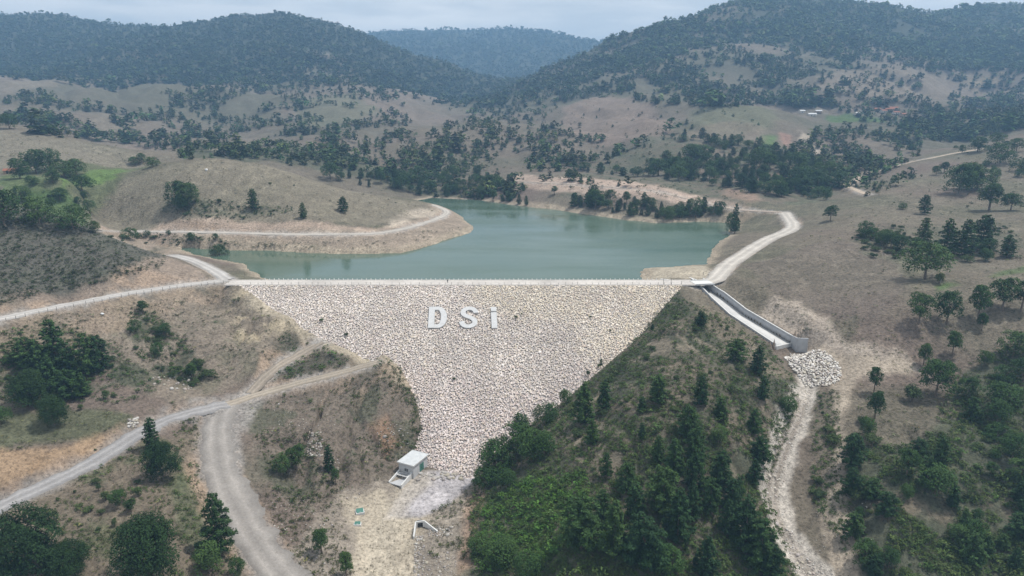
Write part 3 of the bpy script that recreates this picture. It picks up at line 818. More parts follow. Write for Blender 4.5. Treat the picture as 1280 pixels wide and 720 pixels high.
RLAB = {'contour': ("gravel_road", "pale gravel road climbing past the scrub hill to the crest of the dam", (1, 1, 1)),
 'shore_left': ("gravel_road", "short pale road bending from the dam crest towards the bushy arm of the lake", (1, 1, 1)),
 'shore_right': ("gravel_road", "wide white dirt road snaking up the dry slope beside the lake", (1.08, 1.05, 1.0)),
 'hill': ("gravel_road", "narrow pale road cut round the foot of the bare round hill", (1.0, 0.97, 0.92)),
 'bench': ("dirt_road", "dirt road benched above the far shore of the lake", (0.85, 0.74, 0.64)),
 'quarry': ("gravel_road", "grey gravel road running under the ochre cut bank", (0.68, 0.69, 0.72)),
 'descent': ("gravel_road", "wide grey stony track dropping down beside the rough bank", (0.66, 0.64, 0.62)),
 'berm_upper': ("dirt_road", "upper dirt track reaching the edge of the rock face", (0.72, 0.65, 0.56)),
 'berm_lower': ("dirt_road", "lower dirt track reaching the edge of the rock face", (0.76, 0.69, 0.59)),
 'valley': ("dirt_road", "pale dirt road climbing through the side valley behind the lake", (0.9, 0.78, 0.64)),
 'gully': ("dirt_road", "short bare washed out track in the side valley", (1.0, 0.86, 0.70))}
for i, k in enumerate(ROADS):
    nm, lab, tint = RLAB[k]
    L = LINES[k].copy()
    ribbon(nm, L, ROADS[k][1], lab, tint=tint, seed=100 + 7 * i, ragged=1.6 if k in ('descent', 'quarry') else 0.9)
# ------------------------------------------------------------------ stones
def icosa():
    p = (1 + 5 ** 0.5) / 2
    V = np.array([(-1, p, 0), (1, p, 0), (-1, -p, 0), (1, -p, 0), (0, -1, p), (0, 1, p), (0, -1, -p), (0, 1, -p), (p, 0, -1), (p, 0, 1), (-p, 0, -1), (-p, 0, 1)], float)
    V /= np.linalg.norm(V[0])
    Fc = np.array([(0, 11, 5), (0, 5, 1), (0, 1, 7), (0, 7, 10), (0, 10, 11), (1, 5, 9), (5, 11, 4), (11, 10, 2), (10, 7, 6), (7, 1, 8), (3, 9, 4), (3, 4, 2), (3, 2, 6), (3, 6, 8), (3, 8, 9), (4, 9, 5), (2, 4, 11), (6, 2, 10), (8, 6, 7), (9, 8, 1)])
    return V, Fc
ICO_V, ICO_F = icosa()
def rand_rot(n, rng):
    q = rng.normal(size=(n, 4)); q /= np.linalg.norm(q, axis=1, keepdims=True)
    w, x, y, z = q.T
    return np.stack([np.stack([1 - 2 * (y * y + z * z), 2 * (x * y - z * w), 2 * (x * z + y * w)], -1),
                     np.stack([2 * (x * y + z * w), 1 - 2 * (x * x + z * z), 2 * (y * z - x * w)], -1),
                     np.stack([2 * (x * z - y * w), 2 * (y * z + x * w), 1 - 2 * (x * x + y * y)], -1)], 1)
def stones(centres, sizes, rng, flat_=0.25, normal=(0, 0, 1)):
    """angular boulders, one (12,3) block per centre"""
    n = len(centres)
    V = np.repeat(ICO_V[None], n, 0) * (1 + rng.uniform(-0.22, 0.22, (n, 12, 1)))
    V = V * rng.uniform(0.62, 1.2, (n, 1, 3))
    V = np.einsum('nij,nkj->nki', rand_rot(n, rng), V)
    nv = np.array(normal, float); nv /= np.linalg.norm(nv)
    V = V - (V @ nv)[..., None] * nv * flat_
    V = V * np.asarray(sizes)[:, None, None] + np.asarray(centres)[:, None]
    Fc = (ICO_F[None] + 12 * np.arange(n)[:, None, None]).reshape(-1, 3)
    return V.reshape(-1, 3), Fc

m = NT("riprap_stone"); co = m.coords()
n1 = m.noise(co, 2.2, 5, 0.6)
c = m.mix(m.attr(), m.ramp(n1, [(0.3, 0.72), (0.7, 1.12)]), 1.0, 'MULTIPLY')
m.color(c); m.rough(0.92); m.bump(n1, 0.3, 0.1)
STONE = m.m
CONC = mat_noisy("pale_concrete", (0.52, 0.52, 0.51), (0.64, 0.635, 0.62), 0.9, 0.85, 0.2, 0.05)
CONC_D = mat_noisy("grey_concrete", (0.34, 0.345, 0.355), (0.44, 0.445, 0.455), 0.5, 0.88, 0.2, 0.05)
FILL = mat_noisy("rock_fill", (0.42, 0.39, 0.37), (0.54, 0.51, 0.485), 1.3, 0.95, 0.8, 0.4)

# ------------------------------------------------------------------ the dam
SQ = math.sqrt(1 + DAM_M ** 2)
E_S = np.array([0, DAM_M, 1]) / SQ      # up the slope
E_N = np.array([0, -1, DAM_M]) / SQ     # out of the slope
dam = empty("rockfill_dam", ((crest_x0 + crest_x1) / 2, 292, 0), label="long rockfill dam faced with pale stones between two hill sides", cat="dam")
def under(o, root):
    o.parent = root; o.matrix_parent_inverse = mathutils.Matrix.Translation(-mathutils.Vector(root.location)); return o
import mathutils
CW_ = 8.0   # crest width
sec = [(DAM_Y - 96, dam_plane(DAM_Y - 96) - 0.55), (DAM_Y - 0.6, CREST - 0.75), (DAM_Y, CREST - 0.12), (DAM_Y + CW_, CREST - 0.12), (DAM_Y + CW_ + 34, CREST - 0.12 - 34 / 2.2)]
nx = 60
xs = np.linspace(crest_x0 - 3, crest_x1 + 3, nx)
sec = sec[1:]
V = np.array([(x, y, z) for x in xs for y, z in sec])
Fc = grid_faces(nx, len(sec))[:, ::-1]
fx, fs = np.meshgrid(np.arange(crest_x0 - 3, crest_x1 + 4, 1.2), np.arange(0.65, 100, 1.2))
fy = DAM_Y - fs * DAM_M / SQ
kd, _ = dist_line(fx, fy, FACE, True); kk = (in_poly(fx, fy, FACE) | (kd < 2.6)).ravel()
gf_ = grid_faces(*fx.shape); gf_ = gf_[kk[gf_].all(1)]
V2 = np.stack([fx, fy, dam_plane(fy) - 0.55], -1).reshape(-1, 3)
us_ = np.unique(gf_); rm_ = np.full(len(V2), -1); rm_[us_] = np.arange(len(us_))
under(new_mesh("embankment", np.concatenate([V, V2[us_]]), np.concatenate([Fc, rm_[gf_] + len(V)]), FILL), dam)
# crest roadway with slightly raised edges
prof = [(-0.35, -0.5), (-0.3, 0.16), (0.5, 0.16), (0.6, 0.02), (2.4, 0.06), (CW_ / 2, 0.1), (CW_ - 2.4, 0.06), (CW_ - 0.6, 0.02), (CW_ - 0.5, 0.2), (CW_ + 0.3, 0.2), (CW_ + 0.35, -0.5)]
xs = np.linspace(crest_x0 - 7, bridge_x0 + 0.2, 130)
wob_ = fbm(xs, xs * 0, 6, 3, 5) * 0.12
V = np.array([(x, DAM_Y + y + (wob_[i] if 0.4 < y < CW_ - 0.4 else 0), CREST + z) for i, x in enumerate(xs) for y, z in prof])
tn = np.tile(np.array([1.1, 1.15, 1.15, 1.0, 1.12, 1.0, 1.12, 1.0, 1.2, 1.2, 1.1]), len(xs)) * np.repeat(1 + fbm(xs, xs * 0, 12, 3, 8) * 0.08, len(prof))
under(new_mesh("crest_road", V, grid_faces(len(xs), len(prof))[:, ::-1], ROADMAT, color=tn[:, None] * np.array([1.08, 1.06, 1.04])), dam)
# facing stones
sx = 0.56
L_len = 97 * SQ / DAM_M
gx, gs = np.meshgrid(np.arange(crest_x0 - 2, crest_x1 + 2, sx), np.arange(0.4, L_len, sx))
gx = (gx + (np.arange(gx.shape[0]) % 2)[:, None] * sx * 0.5).ravel(); gs = gs.ravel()
gx = gx + RNG.uniform(-0.34, 0.34, gx.shape); gs = gs + RNG.uniform(-0.34, 0.34, gs.shape)
cy_ = DAM_Y - gs * DAM_M / SQ
fd, _ = dist_line(gx, cy_, FACE, True); fi = in_poly(gx, cy_, FACE)
ok = fi | (fd < 1.6 + 2.2 * fbm(gx, cy_, 5, 2, 44))
gx, cy_, gs = gx[ok], cy_[ok], gs[ok]
n = len(gx)
size = np.clip(np.exp(RNG.normal(math.log(0.345), 0.27, n)), 0.18, 0.8)
cen = np.stack([gx, cy_, dam_plane(cy_)], 1) + E_N * (RNG.uniform(-0.38, -0.2, n) * size.clip(0.3, 0.9))[:, None]
V, Fc = stones(cen, size, RNG, 0.6, normal=E_N)
tone = np.array([(0.56, 0.515, 0.45), (0.62, 0.585, 0.535), (0.50, 0.435, 0.39), (0.46, 0.42, 0.40), (0.66, 0.63, 0.59), (0.52, 0.475, 0.385), (0.42, 0.38, 0.35)])
pick = RNG.choice(7, n, p=[0.26, 0.22, 0.16, 0.10, 0.13, 0.10, 0.03])
pinkish = smooth01(gs + fbm(gx, cy_, 30, 3, 3) * 22, 30, 70)
yellowish = smooth01(fbm(gx, cy_, 40, 3, 19) + gx / 200 - 0.05, 0.0, 0.4)
tc_ = tone[pick] * np.array([1.03, 0.99, 0.985]) * (1 - pinkish[:, None] * np.array([0.05, 0.075, 0.05])) * (1 + yellowish[:, None] * np.array([0.03, 0.02, -0.06]) * (1 - pinkish[:, None]))
tc_ *= (1 + fbm(gx, cy_, 18, 3, 29) * 0.12 + fbm(gx * 0.12, gs, 7, 3, 39) * 0.10 - 0.10 * smooth01(fbm(gx, gs * 0.2, 9, 3, 49), 0.2, 0.5))[:, None] * RNG.uniform(0.95, 1.07, (n, 1)) * 1.12
under(tag(new_mesh("rock_facing", V, Fc, STONE, color=np.repeat(tc_, 12, 0)), kind="stuff"), dam)
print("facing stones", n)

# ------------------------------------------------------------------ the three white letters lying on the face
def slope_frame(u, v):
    x, y, z = on_dam(u, v); return np.array([x, y, z])
def letter(name, label, outlines, u0, u1, v_top, v_bot):
    """outlines: closed quads strips given as list of (left points, right points) in 0..1 x 0..1"""
    p0 = slope_frame((u0 + u1) / 2, v_bot); p1 = slope_frame((u0 + u1) / 2, v_top)
    H = np.linalg.norm(p1 - p0); W = (u1 - u0) * np.linalg.norm(p0 - np.array([0, 0, HC])) / F / 1.0
    r0, _ = ray(u0, (v_top + v_bot) / 2); r1, _ = ray(u1, (v_top + v_bot) / 2)
    W = (r1 - r0) * (p0[1] + p1[1]) / 2
    org = p0 - np.array([W / 2, 0, 0])
    mb = MB()
    for A, B in outlines(W, H):
        k = len(A); vs = []
        for q in (0.05, 0.5):
            for s in (A, B):
                for a in s: vs.append(org + np.array([a[0] - 0.055 * a[1] + 0.3, 0, 0]) + E_S * a[1] + E_N * q)
        vs = np.array(vs); a0, b0, a1, b1 = 0, k, 2 * k, 3 * k
        fs = []
        for i in range(k - 1):
            fs += [(a1 + i, a1 + i + 1, b1 + i + 1, b1 + i), (a0 + i, b0 + i, b0 + i + 1, a0 + i + 1), (a0 + i, a0 + i + 1, a1 + i + 1, a1 + i), (b0 + i, b1 + i, b1 + i + 1, b0 + i + 1)]
        fs += [(a0, a1, b1, b0), (a0 + k - 1, b0 + k - 1, b1 + k - 1, a1 + k - 1)]
        mb.poly(vs, fs)
    o = mb.build(name, LETTER)
    return tag(o, label, "letter", group="white letters on the rock face")
LETTER = mat_noisy("painted_letter", (0.44, 0.445, 0.445), (0.54, 0.54, 0.54), 0.8, 0.8, 0.25, 0.1)
def stroke(path, wd):
    P = np.array(path, float)
    t = np.gradient(P, axis=0); t /= np.linalg.norm(t, axis=1, keepdims=True)
    nn = np.stack([-t[:, 1], t[:, 0]], 1)
    return P + nn * wd / 2, P - nn * wd / 2
def spline(P, n=10):
    P = np.array(P, float); Q = np.concatenate([[2 * P[0] - P[1]], P, [2 * P[-1] - P[-2]]]); out = []
    for i in range(1, len(Q) - 2):
        for t in np.arange(n) / n:
            out.append(0.5 * (2 * Q[i] + (Q[i + 1] - Q[i - 1]) * t + (2 * Q[i - 1] - 5 * Q[i] + 4 * Q[i + 1] - Q[i + 2]) * t * t + (3 * Q[i] - Q[i - 1] - 3 * Q[i + 1] + Q[i + 2]) * t ** 3))
    return np.array(out + [P[-1]])
def shape_d(W, H):
    st_ = W * 0.33; b = H * 0.155
    outer = [(st_ + 0.002, 0), (W * 0.52, 0)] + [(W * 0.52 + W * 0.48 * math.sin(a), H / 2 - H / 2 * math.cos(a)) for a in np.linspace(0, math.pi, 22)] + [(W * 0.52, H), (st_ + 0.002, H)]
    inner = [(st_ + 0.002, b), (W * 0.50, b)] + [(W * 0.50 + W * 0.17 * math.sin(a), H / 2 - (H / 2 - b) * math.cos(a)) for a in np.linspace(0, math.pi, 22)] + [(W * 0.50, H - b), (st_ + 0.002, H - b)]
    return [([(0, 0), (0, H)], [(st_, 0), (st_, H)]), (outer, inner)]
def shape_s(W, H):
    P = [(0.90, 0.70), (0.86, 0.80), (0.68, 0.90), (0.42, 0.90), (0.21, 0.80), (0.20, 0.65), (0.38, 0.545), (0.62, 0.47), (0.81, 0.35), (0.80, 0.19), (0.58, 0.09), (0.33, 0.09), (0.15, 0.18), (0.09, 0.30)]
    C_ = spline([(x * W, y * H) for x, y in P], 5)
    return [stroke(C_, W * 0.275)]
def shape_i(W, H):
    return [([(0, 0), (0, H * 0.74)], [(W, 0), (W, H * 0.74)]), ([(0.0, H * 0.80), (0.0, H)], [(W, H * 0.80), (W, H)])]
letter("letter", "white concrete letter D lying on the stone face of the dam", shape_d, 534.2, 557.3, 384.5, 410.8)
letter("letter", "white concrete letter S lying on the stone face of the dam", shape_s, 574.0, 596.6, 384.0, 411.0)
letter("letter", "white concrete dotted letter i lying on the stone face of the dam", shape_i, 613.8, 620.9, 384.8, 411.0)

# ------------------------------------------------------------------ marker posts along the crest
POSTM = mat_noisy("post_paint", (0.62, 0.61, 0.60), (0.76, 0.75, 0.74), 6, 0.8)
POSTD = mat_noisy("weathered_post", (0.13, 0.115, 0.10), (0.22, 0.20, 0.18), 6, 0.9)
mb = MB(); mb.box((0, 0, 0.46), (0.26, 0.26, 0.92)); mb.poly([(-.13, -.13, .92), (.13, -.13, .92), (.13, .13, .92), (-.13, .13, .92), (0, 0, 1.02)], [(0, 1, 4), (1, 2, 4), (2, 3, 4), (3, 0, 4)])
p0 = mb.build("marker_post", POSTM); posts = 0
def copy_ob(src, name, loc, rz=0, scale=None, label=None, cat=None, group=None):
    o = src.copy(); o.name = name; COL.objects.link(o); o.location = loc; o.rotation_euler = (0, 0, rz)
    if scale is not None: o.scale = scale if hasattr(scale, '__len__') else (scale,) * 3
    return tag(o, label, cat, group)
first = True
for k in range(86):
    x = crest_x0 + 8 + k * (crest_x1 - crest_x0 - 16) / 85
    loc = (x, DAM_Y + CW_ - 0.1 , CREST + 0.19)
    if first:
        p0.location = loc; tag(p0, "small white concrete post on the lake side edge of the dam crest", "post", "white posts along the lake edge of the crest"); first = False
    else:
        copy_ob(p0, "marker_post", loc, RNG.uniform(-0.1, 0.1), (0.9, 0.9, RNG.uniform(0.6, 0.8)))
mb = MB(); mb.tube((0, 0, 0), (0, 0, 1.0), 0.085, 0.075, 6); mb.tube((0, 0, 1.0), (0, 0, 1.05), 0.075, 0.03, 6)
q0 = mb.build("fence_post", POSTD); first = True
for k in range(64):
    x = crest_x0 + 5 + k * (crest_x1 - crest_x0 - 8) / 63 + RNG.uniform(-0.5, 0.5)
    loc = (x, DAM_Y - 0.05, CREST + 0.13)
    lab = "thin dark post on the stone side edge of the dam crest"; grp = "dark posts along the stone edge of the crest"
    if first:
        q0.location = loc; tag(q0, lab, "post", grp); first = False
    else:
        copy_ob(q0, "fence_post", loc, 0, (1, 1, RNG.uniform(0.7, 1.15)))
# roadside posts below the upper left road
L = LINES['contour']; t = np.gradient(L[:, :2], axis=0); t /= np.linalg.norm(t, axis=1, keepdims=True); nr_ = np.stack([t[:, 1], -t[:, 0]], 1)
lastd = 0; acc = np.concatenate([[0], np.cumsum(np.linalg.norm(np.diff(L[:, :2], axis=0), axis=1))])
for s_ in np.arange(20, acc[-1] - 1, 3.4):
    i = int(np.searchsorted(acc, s_)); i = min(i, len(L) - 1)
    x, y = L[i, :2] + nr_[i] * 3.9
    u, v = pix(x, y, L[i, 2])
    if u < -10: continue
    z = float(height(x, y)) - 0.1
    copy_ob(q0, "fence_post", (x, y, z), 0, (1, 1, RNG.uniform(1.2, 1.7)), "thin dark post along the lower edge of the upper gravel road", "post", "posts along the upper gravel road")
for (u, v, h, lab) in [(286, 357, 1.9, "lone tall dark post where the gravel roads meet the dam crest"), (306, 345, 1.7, "tall thin post on the yellow bank behind the crest end"),
                       (862, 374.5, 1.7, "dark post on top of the scrubby spur below the crest end"), (879, 344, 1.5, "brown post beside the white road bend near the spillway inlet"),
                       (829, 359.5, 3.0, "tall pole at the spillway end of the crest, the one nearer the lake letters"), (838.5, 360, 3.0, "tall pole at the spillway end of the crest, the one nearer the bridge"),
                       (851.5, 359.8, 1.6, "short pole beside the spillway bridge on the crest")]:
    h_ = hit(u, v)
    if h_ is None: continue
    x, y, z = h_
    if 820 < u < 856: y, z = DAM_Y + 0.3, CREST; x = ray(u, v)[0] * y
    copy_ob(q0, "pole", (x, y, z - 0.05), 0, (1.1, 1.1, h), lab, "pole")

# ------------------------------------------------------------------ spillway
sp = empty("spillway", tuple(CHUTE[2]), label="concrete spillway chute with white topped walls running down beside the spur", cat="spillway")
t = np.gradient(CL[:, :2], axis=0); t /= np.linalg.norm(t, axis=1, keepdims=True); nr_ = np.stack([-t[:, 1], t[:, 0]], 1)   # to the far (right) side
def strip(offs, name, mat, parent):
    """offs: list of (across function, height) loops swept along the chute"""
    V = np.stack([np.concatenate([CL[:, :2] + nr_ * (CW * a + b)[:, None], (CL[:, 2] + z)[:, None]], 1) for a, b, z in offs], 1)
    n, k = V.shape[:2]; idx = np.arange(n * k).reshape(n, k)
    a = idx[:-1]; b = idx[1:]
    Fq = np.stack([a, np.roll(a, -1, 1), np.roll(b, -1, 1), b], -1).reshape(-1, 4)
    me_v = V.reshape(-1, 3)
    caps = [idx[0][None, :], idx[-1][None, ::-1]]
    o = new_mesh(name, me_v, [Fq] + caps, mat)
    bm = bmesh.new(); bm.from_mesh(o.data); bmesh.ops.recalc_face_normals(bm, faces=bm.faces); bm.to_mesh(o.data); bm.free()
    return under(o, parent)
FLOORM = mat_noisy("chute_floor", (0.46, 0.455, 0.445), (0.58, 0.575, 0.56), 0.35, 0.85)
strip([(-1, -0.02, 0), (1, 0.02, 0), (1, 0.02, -0.5), (-1, -0.02, -0.5)], "chute_floor", FLOORM, sp)
NHL = NH[:, None] if NH.ndim > 1 else NH
for s_ in (1, -1):
    hh_ = np.full(len(CL), WALL_H) if s_ == 1 else NH
    strip([(s_, s_ * 0.03, -0.5), (s_, s_ * 0.40, -0.5), (s_, s_ * 0.40, hh_), (s_, s_ * 0.03, hh_)], "side_wall", CONC_D, sp)
    strip([(s_, s_ * -0.10, hh_ + 0.004), (s_, s_ * 0.5, hh_ + 0.004), (s_, s_ * 0.5, hh_ + 0.24), (s_, s_ * -0.10, hh_ + 0.24)], "coping", CONC, sp)
# end: wing walls turning out, sill block
e = CL[-1]; tx = t[-1]; nn = nr_[-1]; we = CW[-1]
def wall_run(pts_, th, base, mat, name, parent):
    mb = MB()
    for i in range(len(pts_) - 1):
        (x0, y0, z0), (x1, y1, z1) = pts_[i], pts_[i + 1]
        d = np.array([x1 - x0, y1 - y0]); d = d / np.linalg.norm(d); q = np.array([-d[1], d[0]]) * th / 2
        mb.prism([(x0 - q[0], y0 - q[1]), (x1 - q[0], y1 - q[1]), (x1 + q[0], y1 + q[1]), (x0 + q[0], y0 + q[1])], base, [z0, z1, z1, z0])
    o = mb.build(name, mat)
    return under(o, parent)
pr = e[:2] + nn * (we + 0.22)
zt_ = e[2] + WALL_H
pe = P3(997, 422.5, zt_ + 0.8)[:2]; pw = P3(1010.5, 423, zt_ + 0.8)[:2]
wall_run([(*(pr + tx * 0.05), zt_ + 0.25), (*pe, zt_ + 0.8)], 0.42, e[2] - 2.4, CONC_D, "wing_wall", sp)
wall_run([(*(pe + nn * 0.25), zt_ + 0.8), (*pw, zt_ + 0.8)], 0.42, e[2] - 2.6, CONC_D, "wing_wall", sp)
pl_ = e[:2] - nn * (we + 0.22)
pl2 = P3(963, 425.5, e[2] + 1.3)[:2]
wall_run([(*(pl_ - nn * 0.2 + tx * 0.25), e[2] + 1.5), (*pl2, e[2] + 1.3)], 0.42, e[2] - 2.0, CONC, "wing_wall", sp)
wall_run([(*(e[:2] - nn * we + tx * 0.3), e[2] + 0.25), (*(e[:2] + nn * we + tx * 0.3), e[2] + 0.25)], 0.5, e[2] - 2.2, CONC, "end_sill", sp)
# inlet walls on the lake side
for a, b_ in (((859.5, 344.8), (872.5, 350.4)), ((826, 347.5), (850, 351.2))):
    A = P3(a[0], a[1], 3.9); B = P3(b_[0], b_[1], 3.9)
    wall_run([(A[0], A[1], 3.6), (B[0], B[1], 3.9)], 0.6, 0.5, CONC, "inlet_wall", sp)
# bridge that carries the crest road over the chute
br = empty("road_bridge", (CL[4][0], CL[4][1], 4), label="short flat concrete bridge carrying the crest road over the spillway", cat="bridge")
A = P3(866.3, 353.5, 4.2); B = P3(889.0, 352.6, 4.2)
d = (B - A)[:2]; d /= np.linalg.norm(d); q = np.array([-d[1], d[0]])
def slab(a, b, off0, off1, z0, z1):
    return [(*(a[:2] + q * off0),), (*(b[:2] + q * off0),), (*(b[:2] + q * off1),), (*(a[:2] + q * off1),)], z0, z1
mb = MB(); mb.prism(*slab(A, B, -3.2, 3.2, 3.86, 4.22)); under(mb.build("deck", CONC), br)
for o0, o1 in ((-3.5, -3.203), (3.203, 3.5)):
    mb = MB(); mb.prism(*slab(A, B, o0, o1, 3.8, 4.5)); under(mb.build("parapet", CONC), br)

# stone apron under the spillway and boulders down the stream bed
def scatter_in(poly, spacing, rng, margin=0.0):
    P = np.array(poly)[:, :2]
    x, y = np.meshgrid(np.arange(P[:, 0].min(), P[:, 0].max(), spacing), np.arange(P[:, 1].min(), P[:, 1].max(), spacing))
    x = x.ravel() + rng.uniform(-.4, .4, x.size) * spacing; y = y.ravel() + rng.uniform(-.4, .4, y.size) * spacing
    k = in_poly(x, y, [tuple(p) for p in P])
    return x[k], y[k]
x, y = scatter_in(BASIN3, 0.72, RNG)
n = len(x); size = np.clip(np.exp(RNG.normal(math.log(0.44), 0.25, n)), 0.25, 0.8)
V, Fc = stones(np.stack([x, y, height(x, y) + size * 0.25 + 0.15], 1), size, RNG)
tc_ = tone[RNG.choice(7, n, p=[0.22, 0.26, 0.08, 0.12, 0.24, 0.06, 0.02])] * 1.08 * RNG.uniform(0.85, 1.1, (n, 1))
o = new_mesh("riprap_apron", V, Fc, STONE, color=np.repeat(tc_, 12, 0))
tag(o, "fan of loose white boulders under the end of the spillway", "boulders", kind="stuff")
m_ = (sd < hws * 1.25) & (YY < 236) & (YY > 110)
cand = np.argwhere(m_); sel = cand[RNG.choice(len(cand), min(2600, len(cand)), replace=False)]
x = XX[sel[:, 0], sel[:, 1]] + RNG.uniform(-.3, .3, len(sel)); y = YY[sel[:, 0], sel[:, 1]] + RNG.uniform(-.5, .5, len(sel))
size = np.clip(np.exp(RNG.normal(math.log(0.15), 0.55, len(sel))), 0.1, 1.0)
V, Fc = stones(np.stack([x, y, height(x, y) + size * 0.1], 1), size, RNG)
tc_ = tone[RNG.choice(7, len(sel))] * 0.95
o = new_mesh("stream_boulders", V, Fc, STONE, color=np.repeat(tc_, 12, 0))
tag(o, "pale boulders strewn down the dry stream bed", "boulders", kind="stuff")
# rubble round the valley floor and on the bluff
RUB = []
for (u0, u1, v0, v1, n, s_) in [(517, 530, 668, 722, 190, 0.24), (536, 566, 658, 670, 120, 0.24), (530, 570, 690, 722, 110, 0.2), (384, 403, 540, 572, 160, 0.24), (408, 424, 572, 590, 40, 0.26), (340, 420, 500, 545, 120, 0.16), (330, 420, 620, 720, 160, 0.18), (430, 470, 600, 640, 60, 0.16), (470, 510, 530, 560, 60, 0.24), (160, 172, 522, 534, 30, 0.5), (190, 240, 470, 490, 40, 0.4), (1020, 1090, 560, 720, 160, 0.13), (500, 600, 590, 600, 80, 0.5)]:
    for _ in range(n):
        h_ = hit(RNG.uniform(u0, u1), RNG.uniform(v0, v1))
        if h_: RUB.append((*h_, min(1.0, s_ * math.exp(RNG.normal(0, 0.4)))))
RUB = np.array(RUB)
V, Fc = stones(RUB[:, :3] + np.array([0, 0, 0.05]), RUB[:, 3], RNG)
o = new_mesh("rubble", V, Fc, STONE, color=np.repeat(tone[RNG.choice(7, len(RUB))] * 0.72, 12, 0))
tag(o, "loose pale stones scattered over the valley floor and banks", "stones", kind="stuff")
# ------------------------------------------------------------------ valve house at the toe
WALLM = mat_noisy("block_wall", (0.40, 0.405, 0.415), (0.50, 0.505, 0.51), 1.2, 0.9, 0.2, 0.05)
ROOFM = mat_noisy("roof_sheet", (0.42, 0.44, 0.45), (0.54, 0.555, 0.56), 0.7, 0.7)
GREEN = mat_noisy("green_metal", (0.05, 0.15, 0.12), (0.08, 0.20, 0.16), 3, 0.5)
DARK = mat_noisy("dark_glass_and_shade", (0.03, 0.035, 0.04), (0.06, 0.065, 0.07), 3, 0.3)  # window glass, also the painted dark inside the culvert mouth
fl = hit(498.8, 589.5)
bx_ = np.array([fl[0], fl[1]]); gz = -36.4
fd_ = np.array([0.895, -0.445]); sd_ = np.array([0.445, 0.895]); FW, SW, WH = 5.6, 8.0, 3.7
ctr = bx_ + fd_ * FW / 2 + sd_ * SW / 2
gz = float(height(*ctr))
# level yard
ang = math.atan2(fd_[1], fd_[0])
vh = empty("valve_house", (*ctr, gz), ang, "small grey valve house with pale flat roof and green door below the dam", "building")
def part(mb, name, mat, root, bevel=0.0):
    o = mb.build(name, mat, root, bevel=bevel); return o
t_ = 0.25
mb = MB()
mb.box((0, -SW / 2 + t_ / 2, WH / 2 - 0.6), (FW, t_, WH + 1.2)); mb.box((0, SW / 2 - t_ / 2, WH / 2 - 0.6), (FW, t_, WH + 1.2))
mb.box((-FW / 2 + t_ / 2, 0, WH / 2 - 0.6), (t_, SW - 2 * t_, WH + 1.2)); mb.box((FW / 2 - t_ / 2, 0, WH / 2 - 0.6), (t_, SW - 2 * t_, WH + 1.2))
part(mb, "wall", WALLM, vh)
mb = MB(); mb.box((0, 0, WH + 0.16), (FW + 0.7, SW + 0.7, 0.3)); rf = part(mb, "roof", ROOFM, vh, 0.03)
mb = MB()
for s_ in (-1, 1):
    mb.box((0, s_ * (SW / 2 + 0.37), WH + 0.2), (FW + 0.78, 0.06, 0.4)); mb.box((s_ * (FW / 2 + 0.37), 0, WH + 0.2), (0.06, SW + 0.68, 0.4))
part(mb, "fascia", CONC, rf)
mb = MB(); mb.box((FW / 2 + 0.03, 0.6, 1.25), (0.08, 2.3, 2.5)); dr = part(mb, "door", GREEN, vh)
mb = MB(); mb.box((FW / 2 + 0.09, 0.6, 1.25), (0.05, 0.06, 2.4)); mb.box((FW / 2 + 0.10, 0.35, 1.2), (0.08, 0.06, 0.3)); part(mb, "handle", DARK, dr)
mb = MB(); mb.box((0.1, -SW / 2 - 0.02, 1.75), (1.3, 0.06, 1.1)); wn = part(mb, "window", DARK, vh)
mb = MB()
for z_ in (1.16, 2.34): mb.box((0.1, -SW / 2 - 0.06, z_), (1.5, 0.1, 0.1))
for x_ in (-0.6, 0.8, 0.1): mb.box((x_, -SW / 2 - 0.06, 1.75), (0.09, 0.1, 1.08))
part(mb, "frame", CONC, wn)
# stilling basin in front of it
sb = empty("stilling_basin", (*(bx_ + fd_ * 2.6 - sd_ * 4.2), gz), ang, "white walled concrete outlet basin sloping down in front of the valve house", "basin")
for x_ in (-2.3, 2.3):
    mb = MB(); mb.prism([(x_ - 0.2, -1.6), (x_ + 0.2, -1.6), (x_ + 0.2, 4.1), (x_ - 0.2, 4.1)], -2.0, [0.0, 0.0, 1.35, 1.35]); part(mb, "side_wall", CONC, sb)
mb = MB(); mb.box((0, 3.0, 0.55), (4.18, 1.7, 0.25)); pl0 = part(mb, "platform", CONC, sb)
mb = MB()
for k in range(9): mb.box((-1.4 + k * 0.35, 2.9, 0.71), (0.12, 1.2, 0.06))
part(mb, "grating", DARK, pl0)
mb = MB(); mb.box((0, 1.25, -0.6), (4.18, 5.6, 0.3)); part(mb, "floor", CONC_D, sb)

# ------------------------------------------------------------------ two chambers with green lids
def chamber(u, v, w_, d_, h_, rz, lab):
    x, y, z = hit(u, v)
    r = empty("valve_chamber", (x, y, z - 0.1), rz, lab, "chamber")
    mb = MB(); mb.box((0, 0, h_ / 2), (w_, d_, h_)); part(mb, "box", CONC, r, 0.03)
    V_ = [(-w_ / 2 + .25, -d_ / 2 + .2, h_ + .06), (w_ / 2 - .25, -d_ / 2 + .2, h_ + .06), (w_ / 2 - .25, d_ / 2 - .2, h_ + .5), (-w_ / 2 + .25, d_ / 2 - .2, h_ + .5)]
    mb = MB(); mb.prism([p[:2] for p in V_], h_ + 0.003, [p[2] for p in V_]); ld = part(mb, "lid", GREEN, r)
    mb = MB(); mb.tube((-0.25, -d_ / 2 + .3, h_ + .12), (0.25, -d_ / 2 + .3, h_ + .14), 0.05, 0.05); part(mb, "handle", CONC, ld)
chamber(450, 641.5, 2.5, 2.1, 0.8, 0.35, "concrete chamber with a bright green lid near the valve house, the bigger of two")
chamber(447, 656.5, 2.1, 1.3, 0.6, 0.1, "low concrete chamber with a narrow green lid on the valley floor, the smaller of two")

